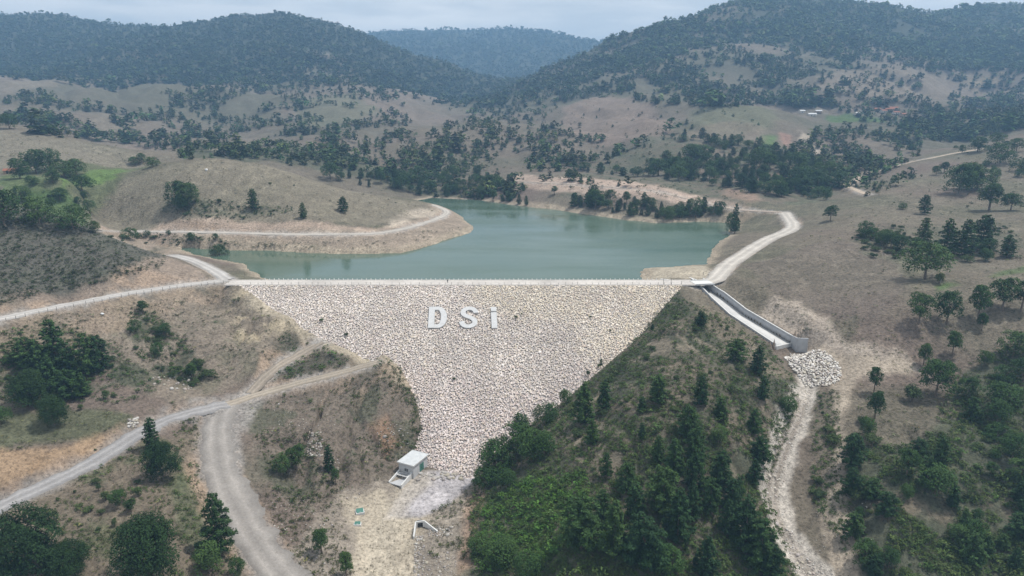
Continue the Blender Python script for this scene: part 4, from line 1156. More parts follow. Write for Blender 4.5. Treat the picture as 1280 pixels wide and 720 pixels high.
# ------------------------------------------------------------------ culvert outlet
x, y, z = hit(526, 664)
cv = empty("culvert_outlet", (x, y, z), R(12), "white concrete culvert mouth with splayed wing walls beside the dirt track", "culvert")
mb = MB(); mb.box((-1.0, 1.8, 0.9), (0.5, 0.35, 2.4)); mb.box((1.0, 1.8, 0.9), (0.5, 0.35, 2.4)); mb.box((0, 1.8, 1.85), (1.5, 0.35, 0.5)); part(mb, "headwall", CONC, cv)
mb = MB(); mb.box((0, 2.6, 0.6), (1.5, 1.2, 1.9)); part(mb, "mouth_shade", DARK, cv)  # solid dark box standing in for the shade inside the culvert mouth
for pts_ in ([(-1.25, 1.8), (-2.2, -2.8)], [(1.25, 1.8), (4.6, -1.6)]):
    (x0, y0), (x1, y1) = pts_; d = np.array([x1 - x0, y1 - y0]); d /= np.linalg.norm(d); q2 = np.array([-d[1], d[0]]) * 0.18
    mb = MB(); mb.prism([(x0 - q2[0], y0 - q2[1]), (x1 - q2[0], y1 - q2[1]), (x1 + q2[0], y1 + q2[1]), (x0 + q2[0], y0 + q2[1])], -1.2, [2.05, 0.5, 0.5, 2.05]); part(mb, "wing_wall", CONC, cv)

# ------------------------------------------------------------------ houses
TILE = mat_noisy("clay_tile", (0.20, 0.085, 0.055), (0.30, 0.13, 0.08), 2, 0.9)
TIN = mat_noisy("tin_roof", (0.42, 0.43, 0.44), (0.55, 0.55, 0.55), 1, 0.6)
LIME = mat_noisy("limewash", (0.45, 0.42, 0.38), (0.6, 0.57, 0.52), 1, 0.9)
MUD = mat_noisy("mud_wall", (0.28, 0.21, 0.155), (0.36, 0.27, 0.2), 1, 0.9)
def house(u, v, w_, d_, h_, rz, wallm, roofm, lab, dmin=0):
    p = hit(u, v, dmin=dmin)
    if p is None: return
    x, y, z = p
    r = empty("farm_house", (x, y, z - 0.4), rz, lab, "house")
    mb = MB(); V_ = [(-w_/2,-d_/2,0),(w_/2,-d_/2,0),(w_/2,d_/2,0),(-w_/2,d_/2,0),(-w_/2,-d_/2,h_),(w_/2,-d_/2,h_),(w_/2,d_/2,h_),(-w_/2,d_/2,h_),(-w_/2,0,h_+d_*.24),(w_/2,0,h_+d_*.24)]
    mb.poly(V_, [(0,3,2,1),(0,1,5,4),(2,3,7,6),(1,2,6,9,5),(3,0,4,8,7),(4,5,9,8),(6,7,8,9)]); part(mb, "wall", wallm, r)
    mb = MB(); e_ = 0.5; k = d_ * .24 / (d_ / 2)
    for s_ in (-1, 1):
        o_ = [(-w_/2-e_, s_*(d_/2+e_)), (w_/2+e_, s_*(d_/2+e_)), (w_/2+e_, 0), (-w_/2-e_, 0)]
        zs = [h_-e_*k+.06, h_-e_*k+.06, h_+d_*.24+.06, h_+d_*.24+.06]
        mb.prism(o_, zs, [a + .16 for a in zs])
    part(mb, "roof", roofm, r)
    mb = MB(); mb.box((-w_*.15, -d_/2-.03, 1.2), (1.1, .08, 2.2)); part(mb, "door", DARK, r)
    mb = MB(); mb.box((w_*.22, -d_/2-.03, h_*.55), (1.3, .08, 1.1)); wd_ = part(mb, "window", DARK, r)
house(1002, 141, 9, 6, 3.4, 0.3, LIME, TIN, "small pale house with a bright tin roof, uphill end of the far hamlet row")
house(1014.5, 145, 13, 7, 3.2, 0.1, LIME, TIN, "longest white roofed barn of the far hamlet, beside the green field")
house(1023, 141, 9, 6, 3.2, -0.2, MUD, TIN, "small tin roofed house behind the white barn in the far hamlet")
house(1071, 143.5, 8, 5, 3.0, 0.4, LIME, TIN, "lone white roofed hut between trees beside the far green field")
for k, (u, v, lab) in enumerate([(1096, 138.5, "clay roofed house at the upper edge of the far village beyond the field"), (1104, 140.5, "clay roofed house between two others in the far village"), (1112, 138.5, "brown roofed house highest in the far village cluster"),
     (1120, 142.5, "clay roofed house lowest in the far village cluster"), (1129, 145, "pale walled house at the tree side end of the far village"), (1117, 137, "small brown roofed shed behind the far village houses")]):
    house(u, v, 9 + (k % 3) * 1.5, 6.5, 3.2, 0.5 * math.sin(k * 2.1), [MUD, LIME][k % 2], TILE, lab)
house(13, 217, 6.5, 5, 2.6, 0.3, MUD, TILE, "red roofed farm shed beside the trees in the green side valley")
house(-4, 215.5, 7, 5, 2.4, 0.2, MUD, TIN, "grey roofed shed at the edge of the green side valley field") if False else None

# lone boulders
x, y, z = hit(128, 393)
V, Fc = stones(np.array([[0, 0, 0.2]]), np.array([0.75]), RNG)
o = new_mesh("boulder", V, Fc, STONE, color=np.full((12, 3), 0.72), loc=(x, y, z)); tag(o, "lone white boulder on the bare bank under the upper gravel road", "boulder")
x, y, z = hit(258, 213)
V, Fc = stones(np.array([[0, 0, 0.3]]), np.array([1.3]), RNG)
o = new_mesh("boulder", V, Fc, STONE, color=np.full((12, 3), 0.6), loc=(x, y, z)); tag(o, "lone pale boulder near the top of the bare round hill", "boulder")

# ------------------------------------------------------------------ person on the crest
CLOTH = mat_noisy("dark_clothes", (0.018, 0.02, 0.026), (0.03, 0.033, 0.04), 5, 0.9)
SKIN = mat_noisy("skin", (0.36, 0.2, 0.14), (0.42, 0.24, 0.17), 5, 0.6)
HAIR = mat_noisy("hair", (0.015, 0.012, 0.01), (0.03, 0.02, 0.015), 9, 0.7)
def person(loc, rz, lab):
    J = [(0,0,.95,.13),(0,0,1.15,.125),(0,.01,1.36,.14),(0,.0,1.5,.06),(0,-.01,1.58,.075),(0,-.015,1.68,.095),(0,-.01,1.75,.06)]
    E = [(0,1),(1,2),(2,3),(3,4),(4,5),(5,6)]
    def add(parent, chain):
        p = parent
        for c in chain: J.append(c); E.append((p, len(J) - 1)); p = len(J) - 1
    for s_ in (-1, 1):
        add(2, [(s_*.17,.0,1.41,.07),(s_*.23,.02,1.15,.052),(s_*.24,-.05,.92,.042),(s_*.24,-.08,.82,.04),(s_*.235,-.09,.74,.025)])
        add(0, [(s_*.09,0,.86,.095),(s_*.105,-.01,.5,.065),(s_*.11,.02,.1,.05),(s_*.115,-.12,.045,.04)])
    me = bpy.data.meshes.new("person"); me.from_pydata([j[:3] for j in J], E, [])
    o = bpy.data.objects.new("person", me); COL.objects.link(o)
    md = o.modifiers.new("skin", 'SKIN'); o.modifiers.new("sub", 'SUBSURF').levels = 1; o.modifiers["sub"].render_levels = 1
    for i, j in enumerate(J): me.skin_vertices[0].data[i].radius = (j[3], j[3])
    me.skin_vertices[0].data[0].use_root = True
    dg = bpy.context.evaluated_depsgraph_get(); m2 = bpy.data.meshes.new_from_object(o.evaluated_get(dg))
    o.modifiers.clear(); o.data = m2
    m2.materials.clear()
    for mm in (CLOTH, SKIN): m2.materials.append(mm)
    for p in m2.polygons:
        c = p.center; p.use_smooth = True
        p.material_index = 1 if (c.z > 1.52 or (abs(c.x) > .19 and c.z < .84 and c.z > .6)) else 0
    o.location = loc; o.rotation_euler = (0, 0, rz); tag(o, lab, "person")
    V = ICO_V * np.array([.105, .115, .09]) + np.array([0, .015, 1.735]); new_mesh("hair", V, ICO_F, HAIR, o, smooth=True)
    return o
r_, _s = ray(559.5, 355)
person((r_ * (DAM_Y + 2.6), DAM_Y + 2.6, CREST + 0.05), R(20), "person in dark clothes standing on the dam crest road above the white letters")
# ------------------------------------------------------------------ foliage
def leaf_mat(name, stops, transl=0.07, dark=0.84):
    m = NT(name)
    oi = m.n("ShaderNodeObjectInfo")
    a = m.attr()
    c = m.ramp(oi.outputs["Random"], stops)
    c = m.mix(c, a, 1.0, 'MULTIPLY'); c = m.mix(c, (dark * 1.02, dark * 1.10, dark * 0.80), 1.0, 'MULTIPLY')
    m.color(c); m.rough(0.75); m.b.inputs["Specular IOR Level"].default_value = 0.15
    tr = m.n("ShaderNodeBsdfTranslucent"); m.l(c, tr.inputs[0])
    mx_ = m.n("ShaderNodeMixShader"); mx_.inputs[0].default_value = transl
    m.l(m.b.outputs[0], mx_.inputs[1]); m.l(tr.outputs[0], mx_.inputs[2])
    m.l(mx_.outputs[0], m.t.nodes["Material Output"].inputs[0])
    return m.m
LEAF_P = leaf_mat("pine_needles", [(0.0, (0.024, 0.054, 0.026)), (0.35, (0.034, 0.070, 0.030)), (0.7, (0.044, 0.084, 0.032)), (1.0, (0.060, 0.102, 0.038))])
LEAF_O = leaf_mat("broad_leaves", [(0.0, (0.030, 0.066, 0.026)), (0.4, (0.040, 0.080, 0.028)), (0.75, (0.050, 0.092, 0.033)), (1.0, (0.064, 0.106, 0.040))])
LEAF_S = leaf_mat("shrub_leaves", [(0.0, (0.040, 0.062, 0.032)), (0.4, (0.056, 0.078, 0.040)), (0.75, (0.068, 0.094, 0.042)), (1.0, (0.090, 0.112, 0.056))])
LEAF_D = leaf_mat("dark_leaves", [(0.0, (0.026, 0.058, 0.024)), (1.0, (0.036, 0.072, 0.028))], dark=0.66)
SCRUB_L = leaf_mat("scrub_leaves", [(0.0, (0.068, 0.084, 0.046)), (1.0, (0.070, 0.086, 0.048))])
BARK = mat_noisy("bark", (0.10, 0.08, 0.062), (0.19, 0.155, 0.125), 4, 0.95, 0.6, 0.05)

def leaf_quads(cen, size, rng, out=None, aspect=1.5):
    """one slightly folded leaf clump face (4 points) per centre"""
    n = len(cen)
    nm = rng.normal(size=(n, 3)); nm[:, 2] = np.abs(nm[:, 2]) + 0.35
    if out is not None: nm = nm * 0.8 + out * 1.0
    nm /= np.linalg.norm(nm, axis=1, keepdims=True)
    a = np.cross(nm, rng.normal(size=(n, 3))); a /= np.linalg.norm(a, axis=1, keepdims=True) + 1e-9
    b = np.cross(nm, a)
    s = (size * rng.uniform(0.65, 1.35, n))[:, None]
    P = np.stack([cen - a * s * aspect * 0.5, cen + b * s * 0.42 + nm * s * 0.12, cen + a * s * aspect * 0.5, cen - b * s * 0.42 + nm * s * 0.12], 1)
    return P.reshape(-1, 3)
def quad_faces(n): return np.arange(n * 4).reshape(n, 4)

def lobes_broad(rng, h, w, n, flat=0.75, base=0.25):
    L = []
    for k in range(n):
        a = k * 2.4 + rng.uniform(-.4, .4); q = (k + 0.5) / n
        z = h * (base + (1 - base) * (0.18 + 0.68 * q)); rr = w * 0.5 * math.sqrt(max(0.05, 1 - (abs(q - 0.35) / 0.72) ** 2)) * rng.uniform(0.45, 0.78)
        r = w * rng.uniform(0.17, 0.27)
        L.append((rr * math.cos(a), rr * math.sin(a), z, r, r * flat * rng.uniform(.8, 1.2)))
    L.append((rng.uniform(-.1, .1) * w, rng.uniform(-.1, .1) * w, h * 0.86, w * 0.2, w * 0.17))
    return L
def lobe_points(L, n, rng, shell=0.45):
    L = np.array(L); vol = L[:, 3] ** 2; k = rng.choice(len(L), n, p=vol / vol.sum())
    d = rng.normal(size=(n, 3)); d /= np.linalg.norm(d, axis=1, keepdims=True); d[:, 2] = np.where(d[:, 2] < -0.5, -d[:, 2], d[:, 2])
    r = (1 - shell * rng.uniform(0, 1, n) ** 1.6) * rng.uniform(0.9, 1.14, n)
    c = L[k, :3] + d * r[:, None] * np.stack([L[k, 3], L[k, 3], L[k, 4]], 1)
    return c, d, k
def tree_parts_broad(seed, h=8.0, w=6.5, n=1700, leaf=0.34, nl=13, base=0.22, flat=0.75, trunk=True):
    rng = np.random.default_rng(seed)
    L = lobes_broad(rng, h, w, nl, flat, base)
    c, d, k = lobe_points(L, n, rng)
    hole = fbm(c[:, 0] + c[:, 2] * .7, c[:, 1] - c[:, 2] * .6, 1.3, 2, seed) < -0.30
    c, d, k = c[~hole], d[~hole], k[~hole]
    V = leaf_quads(c, np.full(len(c), leaf), rng, d)
    lt = rng.uniform(0.82, 1.2, len(L))[k] * rng.uniform(0.75, 1.25, len(c))
    T = np.stack([lt * rng.uniform(.95, 1.1, len(c)), lt, lt * .95], 1)
    mb = MB()
    if trunk:
        lean = rng.uniform(-.25, .25, 2); hb = h * (base + 0.1)
        mb.tube((0, 0, -0.5), (lean[0] * .5, lean[1] * .5, hb), h * .034, h * .024, 7)
        top = np.array([lean[0], lean[1], h * .72]); mb.tube((lean[0] * .5, lean[1] * .5, hb), top, h * .024, h * .008, 6)
        for q in L[::2]:
            z0 = hb + (q[2] - hb) * 0.35; f = (z0 - hb) / (h * .72 - hb)
            p = np.array([lean[0] * (.5 + .5 * f), lean[1] * (.5 + .5 * f), z0]); mb.tube(p, q[:3], h * .013, h * .004, 5)
    return V, T, mb
def tree_parts_pine(seed, h=9.0, w=5.0, n=1700, leaf=0.36, base=0.06, power=0.8, whorl=0.62, droop=0.12):
    rng = np.random.default_rng(seed)
    C_, D_, T_ = [], [], []
    mb = MB(); lean = rng.uniform(-.15, .15, 2)
    mb.tube((0, 0, -0.5), (lean[0], lean[1], h * .95), h * .026, h * .004, 6)
    z = h * base + 0.3; lay = 0; branches = []
    while z < h * 0.97:
        f = z / h; rmax = w * 0.5 * ((1 - f) ** power) * (1.0 if f > base + .12 else 0.8) + 0.12
        nb = max(3, int(round(7 - 3 * f)))
        for b in range(nb):
            a = b / nb * 2 * math.pi + lay * 1.1 + rng.uniform(-.3, .3)
            branches.append((z + rng.uniform(-.15, .15), a, rmax * rng.uniform(0.62, 1.18)))
        z += whorl * rng.uniform(.8, 1.25) * (0.75 + 0.5 * (1 - f)); lay += 1
    wt = np.array([b[2] ** 1.35 + .12 for b in branches]); wt /= wt.sum()
    k = rng.choice(len(branches), n, p=wt); B = np.array(branches)[k]
    t = rng.uniform(0, 1, n) ** 0.6
    rad = B[:, 2] * t; up = rad * 0.16 - droop * rad * t
    side = rng.normal(0, 0.17, n) * (0.35 + rad * 0.55); vz = rng.normal(0, 0.13, n) + 0.05
    c = np.stack([np.cos(B[:, 1]) * rad - np.sin(B[:, 1]) * side, np.sin(B[:, 1]) * rad + np.cos(B[:, 1]) * side, B[:, 0] + up + vz], 1)
    c[:, :2] += lean * (c[:, 2:3] / h)
    o = np.stack([np.cos(B[:, 1]) * .5, np.sin(B[:, 1]) * .5, np.full(n, .7)], 1)
    V = leaf_quads(c, np.full(n, leaf), rng, o, 1.7)
    lt = rng.uniform(.8, 1.2, len(branches))[k] * rng.uniform(.75, 1.25, n)
    T = np.stack([lt, lt, lt], 1)
    for z_, a, r in branches[::3]:
        mb.tube((lean[0] * z_ / h, lean[1] * z_ / h, z_), (math.cos(a) * r * .8, math.sin(a) * r * .8, z_ + r * .08), 0.05, 0.015, 4)
    return V, T, mb
def shrub_parts(seed, h=2.2, w=3.0, n=420, leaf=0.24, nl=7):
    rng = np.random.default_rng(seed); L = []
    for k in range(nl):
        a = k * 2.4 + rng.uniform(-.5, .5); rr = w * .5 * rng.uniform(.1, .7)
        r = w * rng.uniform(.17, .30); L.append((rr * math.cos(a), rr * math.sin(a), h * rng.uniform(.28, .68), r, r * h / w * 1.1))
    c, d, k = lobe_points(L, n, rng, 0.6); c[:, 2] = np.abs(c[:, 2])
    V = leaf_quads(c, np.full(n, leaf), rng, d)
    lt = rng.uniform(.8, 1.2, nl)[k] * rng.uniform(.75, 1.25, n)
    mb = MB()
    for q in L[:4]: mb.tube((0, 0, -.2), (q[0] * .8, q[1] * .8, q[2]), .05, .015, 4)
    return V, np.stack([lt, lt, lt * .95], 1), mb

# prototypes: (crown mesh, trunk mesh, height, width)
PROTO = {"pine_tree": [], "broadleaf_tree": [], "shrub": []}
def make_proto(kind, V, T, mb, leafm, h, w):
    n = len(V) // 4
    o = new_mesh("crown", V, quad_faces(n), leafm, color=np.repeat(T, 4, 0)); cm = o.data; bpy.data.objects.remove(o)
    tm = None
    if mb.v:
        o = mb.build("trunk", BARK); tm = o.data; bpy.data.objects.remove(o)
    PROTO[kind].append((cm, tm, h, w))
for i, (h, w, pw, n) in enumerate([(9, 6.0, .48, 2600), (9, 6.8, .4, 2800), (8.5, 6.4, .58, 2500), (9, 5.2, .46, 2200), (8, 7.2, .34, 2900), (9, 5.8, .6, 2400)]):
    make_proto("pine_tree", *tree_parts_pine(300 + i, h, w, int(n * 1.8), 0.27, power=pw), LEAF_P, h, w)
for i, (h, w, n, nl, base, fl_) in enumerate([(8, 6.6, 2200, 13, .2, .75), (8, 7.2, 2400, 15, .16, .75), (8.5, 5.6, 2100, 12, .2, .9), (7, 7.8, 2300, 14, .16, .65), (9, 6.0, 2100, 13, .24, .8),
                                             (7, 7.2, 2300, 13, .0, .85), (7, 6.2, 2200, 12, .0, 1.0), (6, 7.4, 2300, 14, -.05, .8)]):
    make_proto("broadleaf_tree", *tree_parts_broad(400 + i, h, w, int(n * 1.8), 0.265, nl, base, fl_), LEAF_O, h, w)
for i, (h, w, n, nl, base, fl_) in enumerate([(8, 8.4, 7500, 22, .02, .8), (8, 8.8, 7500, 24, .05, .75)]):
    make_proto("broadleaf_tree", *tree_parts_broad(450 + i, h, w, int(n * 2.6), 0.19, nl, base, fl_), LEAF_D, h, w)
make_proto("pine_tree", *tree_parts_pine(350, 9, 5.4, 11000, 0.16, power=.6, whorl=.55), LEAF_P, 9, 5.4)
for i, (h, w, n) in enumerate([(2.2, 3.0, 480), (1.8, 3.4, 520), (2.8, 2.8, 520), (1.5, 2.2, 360)]):
    make_proto("shrub", *shrub_parts(500 + i, h, w, int(n * 1.8), 0.18), LEAF_S, h, w)

PLANTS = []   # dicts of everything that stands as a thing of its own
def depth_at(x, y, z): return y * CP_ - (z - HC) * SP
def plant(kind, u, v, hpx, var=None, wide=1.0, place=None, dmin=0, look=None):
    """a plant whose foot is seen at u,v and that looks hpx photograph points tall"""
    p = hit(u, v, dmin=dmin)
    if p is None: return
    x, y, z = p
    dep = depth_at(x, y, z); hm_ = hpx * dep / F
    if kind != "shrub": hm_ = hm_ / 0.93
    PLANTS.append(dict(kind=kind, x=x, y=y, z=z, h=hm_, u=u, v=v, px=hpx, var=var, wide=wide, place=place, look=look))

def fits(u, v, s):
    for q in PLANTS[-400:]:
        if abs(q["u"] - u) < s and abs(q["v"] - v) < s * 0.7: return False
    return True
def fill(poly, n, hm, mix, place, spacing=6, clump=0.0, seed=0, size=14, tries=14, hvar=0.3, dmin=0, wide=(0.85, 1.25)):
    """n plants in a patch of the photograph: heights hm in metres, kinds by weight"""
    rng = np.random.default_rng(1000 + seed)
    P = [(a, b) for a, b in poly]; us = [a for a, b in P]; vs = [b for a, b in P]; got = 0
    for _ in range(n * tries):
        if got >= n: break
        u, v = rng.uniform(min(us), max(us)), rng.uniform(min(vs), max(vs))
        if not in_poly(np.array([u]), np.array([v]), P)[0]: continue
        p = hit(u, v, dmin=dmin)
        if p is None: continue
        x, y, z = p
        if clump and fbm(x, y, size, 2, 700 + seed) < clump - 0.3: continue
        if lake_at(x, y) or near_road(x, y): continue
        kind = rng.choice(list(mix), p=np.array(list(mix.values())) / sum(mix.values()))
        hh = hm * math.exp(rng.normal(0, hvar)) * (0.3 if kind == "shrub" else 1)
        px = hh * F / depth_at(x, y, z)
        if not fits(u, v, spacing * (0.6 if kind == "shrub" else 1)): continue
        PLANTS.append(dict(kind=str(kind), x=x, y=y, z=z, h=hh, u=u, v=v, px=px, var=None, wide=rng.uniform(*wide), place=place, look=None)); got += 1
LAKE_A = np.array(LAKE)
def lake_at(x, y): return bool(in_poly(np.array([x]), np.array([y]), LAKE)[0])
_allroads = [(LINES[k][::3, :2], ROADS[k][1]) for k in ROADS] + [(CL[:, :2], 4.5)]
def near_road(x, y):
    for L_, h_ in _allroads:
        if np.min((L_[:, 0] - x) ** 2 + (L_[:, 1] - y) ** 2) < (h_ + 1.4) ** 2: return True
    return False
PI, BR, SH = "pine_tree", "broadleaf_tree", "shrub"
# --- trees one can point at
S1 = "on the open grassy slope east of the lake"
for u, v, h, var, w in [(1148,405,37,0,.9),(1183,406,41,1,.8),(1222,401,44,2,.8),(1227,413,22,2,.8),(1253,389,40,0,.95),(1276,389,38,4,.95),(1154,457,28,2,.8),(1190,444,30,2,.85),(1169,495,44,1,1.0),(1092,492,34,4,.75),(1093,524,36,2,.8),(1184,472,20,0,1)]:
    plant(BR, u, v, h, var, w, "open slope")
plant(BR, 1156, 349, 44, 3, 1.1, "open slope"); plant(SH, 1174, 355, 16, 2, 1, "open slope"); plant(SH, 1139, 502, 24, 2, 1.2, "open slope")
for u, v, h, var, w in [(1154,306,32,1,.8),(1182,317,42,2,.9),(1205,320,44,0,.95),(1226,313,42,4,.85),(1258,321,26,1,1.1)]: plant(PI, u, v, h, var, w, "hedge band")
for u, v, h, w in [(1198,243,34,1),(1209,236,30,1.1),(1236,263,32,1.25),(1263,263,20,1.3),(1038,276,18,1.1),(1155,268,23,.8),(1128,262,8,1),(1222,238,26,1.2),(1250,205,24,1),(1222,190,18,1.2),(1245,182,15,1),(1270,190,16,1.1),(1180,216,13,1.3),(1170,219,11,1),(1140,190,9,1.2),(1275,215,16,1.2),(918,292,36,.5),(915,290,22,.6)]:
    plant(BR if u not in (1155, 918) else PI, u, v, h, None, w, "upper slope")
fill([(1064,300),(1085,288),(1125,285),(1150,292),(1150,318),(1110,328),(1080,322)], 44, 7.5, {SH: 1, BR: .5}, "hedge band", 5, seed=1, hvar=.2)
fill([(1140,285),(1240,278),(1280,290),(1280,325),(1180,328),(1140,318)], 30, 6, {SH: 1, BR: .25}, "hedge band", 7, seed=2)
fill([(1190,250),(1280,235),(1280,255),(1200,262),(1140,272)], 5, 4, {SH: 1}, "upper slope", 8, seed=3)
fill([(1190,180),(1280,165),(1280,235),(1200,230)], 18, 5.0, {SH: .5, BR: .5}, "upper slope", 8, seed=4)
# --- valley on the left
for u, v, h, w in [(25,223,30,1.1),(46,217,36,1.1),(62,212,30,1),(80,223,25,1.2),(96,219,24,1.2),(103,241,26,1.15),(28,252,24,1.3),(6,282,52,1.0),(50,280,40,.9),(92,287,36,1.0),(12,161,22,1.1),(168,206,12,1.3),(177,204,15,.9),(191,208,14,1.2),(66,228,16,1.4),(40,232,15,1.4),(75,250,18,1.4),(110,262,14,1.3)]:
    plant(BR, u, v, h * .78, 3 if u == 103 else 5 + (u % 3), w * 1.05, "side valley", dmin=250)
fill([(20,232),(70,225),(110,240),(95,275),(50,270),(25,262)], 8, 5, {BR: .7, SH: .5}, "side valley", 7, seed=5, dmin=350)
for u, v, h, k, w in [(222,258,29,BR,.95),(236,259,28,BR,.95),(229,264,18,BR,1.1),(317,262,24,PI,.9),(379,273,19,PI,.9),(429,265,18,PI,.9),(118,291,14,BR,1)]: plant(k, u, v, h, 5 if k == BR else None, w, "round hill")
fill([(205,268),(220,250),(250,250),(300,256),(360,258),(360,272),(280,275)], 24, 4.5, {SH: 1}, "round hill", 6, seed=6)
fill([(300,222),(340,212),(420,235),(500,252),(480,262),(380,240)], 5, 3.2, {SH: 1}, "round hill", 7, seed=7)
fill([(128,297),(200,292),(260,298),(300,302),(270,310),(215,308),(150,302)], 22, 5.0, {SH: .6, BR: .4}, "lake arm", 6, seed=8)
plant(BR, 275, 322, 16, 3, 1.2, "in water"); plant(SH, 432, 349, 16, 2, .7, "in water")
# --- left foreground
for u, v, h, k, var, w in [(38,508,42,BR,8,.95),(68,531,36,BR,9,.85),(191,562,42,PI,3,.9),(204,598,44,BR,9,.8),(273,692,80,PI,6,.95),(38,728,88,BR,8,.85),(88,722,46,BR,9,.9),(188,726,82,BR,9,.8),(262,716,40,BR,6,.9),(298,722,26,BR,0,.9),(371,588,32,BR,0,.9),(353,594,26,BR,1,.9),(412,590,36,PI,3,.7),(420,606,22,BR,2,.7),(402,692,34,BR,2,.9),(433,722,34,BR,2,.8),(0,531,22,BR,3,1.1),(149,632,20,BR,1,1.1),(164,640,17,BR,0,1),(132,625,13,SH,2,1.2),(143,658,10,SH,2,1),(173,620,13,SH,2,1)]:
    plant(k, u, v, h, var, w, "near left")
for u, v, h, w in [(72,462,62,1.0),(50,472,48,1.1),(110,468,52,1.0),(125,462,42,1.0),(92,478,44,1.0),(30,458,36,1.2),(62,486,40,1.1),(84,498,36,1.1),(104,496,30,1.2)]: plant(PI, u, v, h, None, w, "pine stand")
fill([(0,440),(30,425),(140,440),(150,490),(185,505),(110,515),(10,500)], 22, 5, {SH: .8, BR: .25}, "pine stand", 9, seed=9)
fill([(160,410),(175,388),(195,392),(225,425),(265,470),(240,485),(200,465),(165,435)], 28, 6, {SH: .8, BR: .25}, "bank gully", 7, seed=10)
fill([(100,560),(200,550),(240,600),(250,690),(120,700),(40,660)], 16, 4, {SH: 1}, "near left", 9, seed=11)
# --- the wooded spur
for a, b, h, w in [(765,115,62,1.2),(826,150,78,.9),(665,240,85,.95),(545,235,85,1.2),(500,258,45,1.1),(335,290,115,1),(395,250,80,1),(358,350,75,.9),(720,280,65,1.3),(840,225,70,.9),(815,320,70,1.2),(630,330,90,.9),(650,400,100,.8),(830,400,75,1.3),(815,460,70,1.1),(590,440,110,.95),(545,400,80,.9),(500,335,50,.9),(720,470,110,.95),(650,480,120,.85),(560,540,130,.9),(480,560,110,1),(400,440,70,.8),(330,640,150,.95),(420,660,160,.95),(500,690,150,1),(600,620,150,.85),(690,540,100,.9),(750,530,90,1),(790,640,150,.95),(740,600,100,.9),(830,705,160,.95),(680,722,120,1),(860,722,100,.9),(770,500,60,1.1),(350,152,32,.7),(385,137,30,.7),(666,15,40,1),(530,30,20,1),(640,560,110,.8),(390,560,90,.9),(455,480,80,.9)]:
    plant(PI, 580 + a * .4444, 400 + b * .4444, h * .4444, None, w, "lower spur" if b > 420 else "spur")
for a, b, h, w in [(90,440,100,.95),(60,475,62,1.1),(150,385,95,1),(190,395,85,1),(230,292,58,1),(285,237,40,.9),(160,312,50,1),(222,382,66,1.1),(105,690,80,1.2),(182,718,62,1.1),(50,655,50,1.2),(120,470,50,1.1),(910,262,46,1.2),(715,345,48,1.1),(580,722,80,1.1),(545,690,70,1)]:
    plant(BR, 580 + a * .4444, 400 + b * .4444, h * .4444, 5 + int(a) % 3, w, "spur foot" if a < 300 else "spur")
fill([(700,520),(800,440),(850,440),(850,540),(760,560),(700,570)], 12, 5.0, {SH: 1}, "spur", 13, seed=15)
fill([(800,425),(850,375),(900,395),(960,450),(980,480),(940,500),(850,500),(760,520),(700,540)], 36, 3.6, {SH: 1}, "spur", 8, seed=16)
# --- lower right scrub wood
fill([(1060,570),(1110,560),(1280,600),(1280,724),(1085,724),(1062,660)], 28, 5.8, {BR: .55, PI: .55}, "stream wood", 18, seed=18, hvar=.25, clump=.2, size=20)
fill([(1190,480),(1240,445),(1280,432),(1280,600),(1210,560)], 15, 5.5, {BR: .8, PI: .1, SH: .3}, "stream wood", 17, seed=19)
fill([(1060,556),(1080,545),(1160,555),(1200,520),(1280,560),(1280,720),(1070,720)], 28, 4.6, {SH: 1}, "stream wood", 9, seed=20)
fill([(1025,495),(1045,500),(1045,560),(1040,600),(1020,640),(1015,600),(1030,550)], 18, 5, {SH: 1}, "stream side", 7, seed=21)
for u, v, h, k in [(1064,583,42,PI),(1068,562,20,BR),(1083,545,24,BR),(1090,555,14,SH),(1078,530,10,SH)]: plant(k, u, v, h, None, .9, "stream wood")
# --- far shore and the slopes behind the lake
fill([(588,250),(640,252),(665,256),(660,262),(600,251)], 12, 8.5, {PI: .7, BR: .4}, "far shore", 6, seed=22)
fill([(712,262),(770,268),(830,275),(905,272),(905,262),(840,262),(760,252),(712,250)], 46, 7.5, {PI: .6, BR: .5}, "far shore", 6, seed=23)
fill([(395,222),(480,238),(545,247),(600,247),(640,232),(600,215),(520,222),(450,222)], 60, 8.5, {BR: .7, PI: .4}, "inlet", 6, seed=24)
fill([(690,246),(720,215),(800,180),(862,168),(940,182),(1015,202),(1048,232),(1035,250),(960,246),(880,232),(800,221),(720,219)], 160, 9, {PI: .45, BR: .6}, "wooded knoll", 6, clump=.08, size=60, seed=25, wide=(1.0, 1.45))
# weeds rooted between the stones of the face
for u, v, h in [(645,398,4),(652,394,3.5),(738,397,3),(763,414,3),(568,475,4),(402,402,5),(433,420,5),(735,470,8),(748,460,6)]:
    x, y, z = on_dam(u, v)
    PLANTS.append(dict(kind=SH, x=x, y=y, z=z, h=h * depth_at(x, y, z) / F, u=u, v=v, px=h, var=None, wide=.9, place="rock face", look=None, fixed=True))
N_NAMED = len(PLANTS)
print("plants", N_NAMED, {k: sum(p["kind"] == k for p in PLANTS) for k in PROTO}, time.time() - T0)

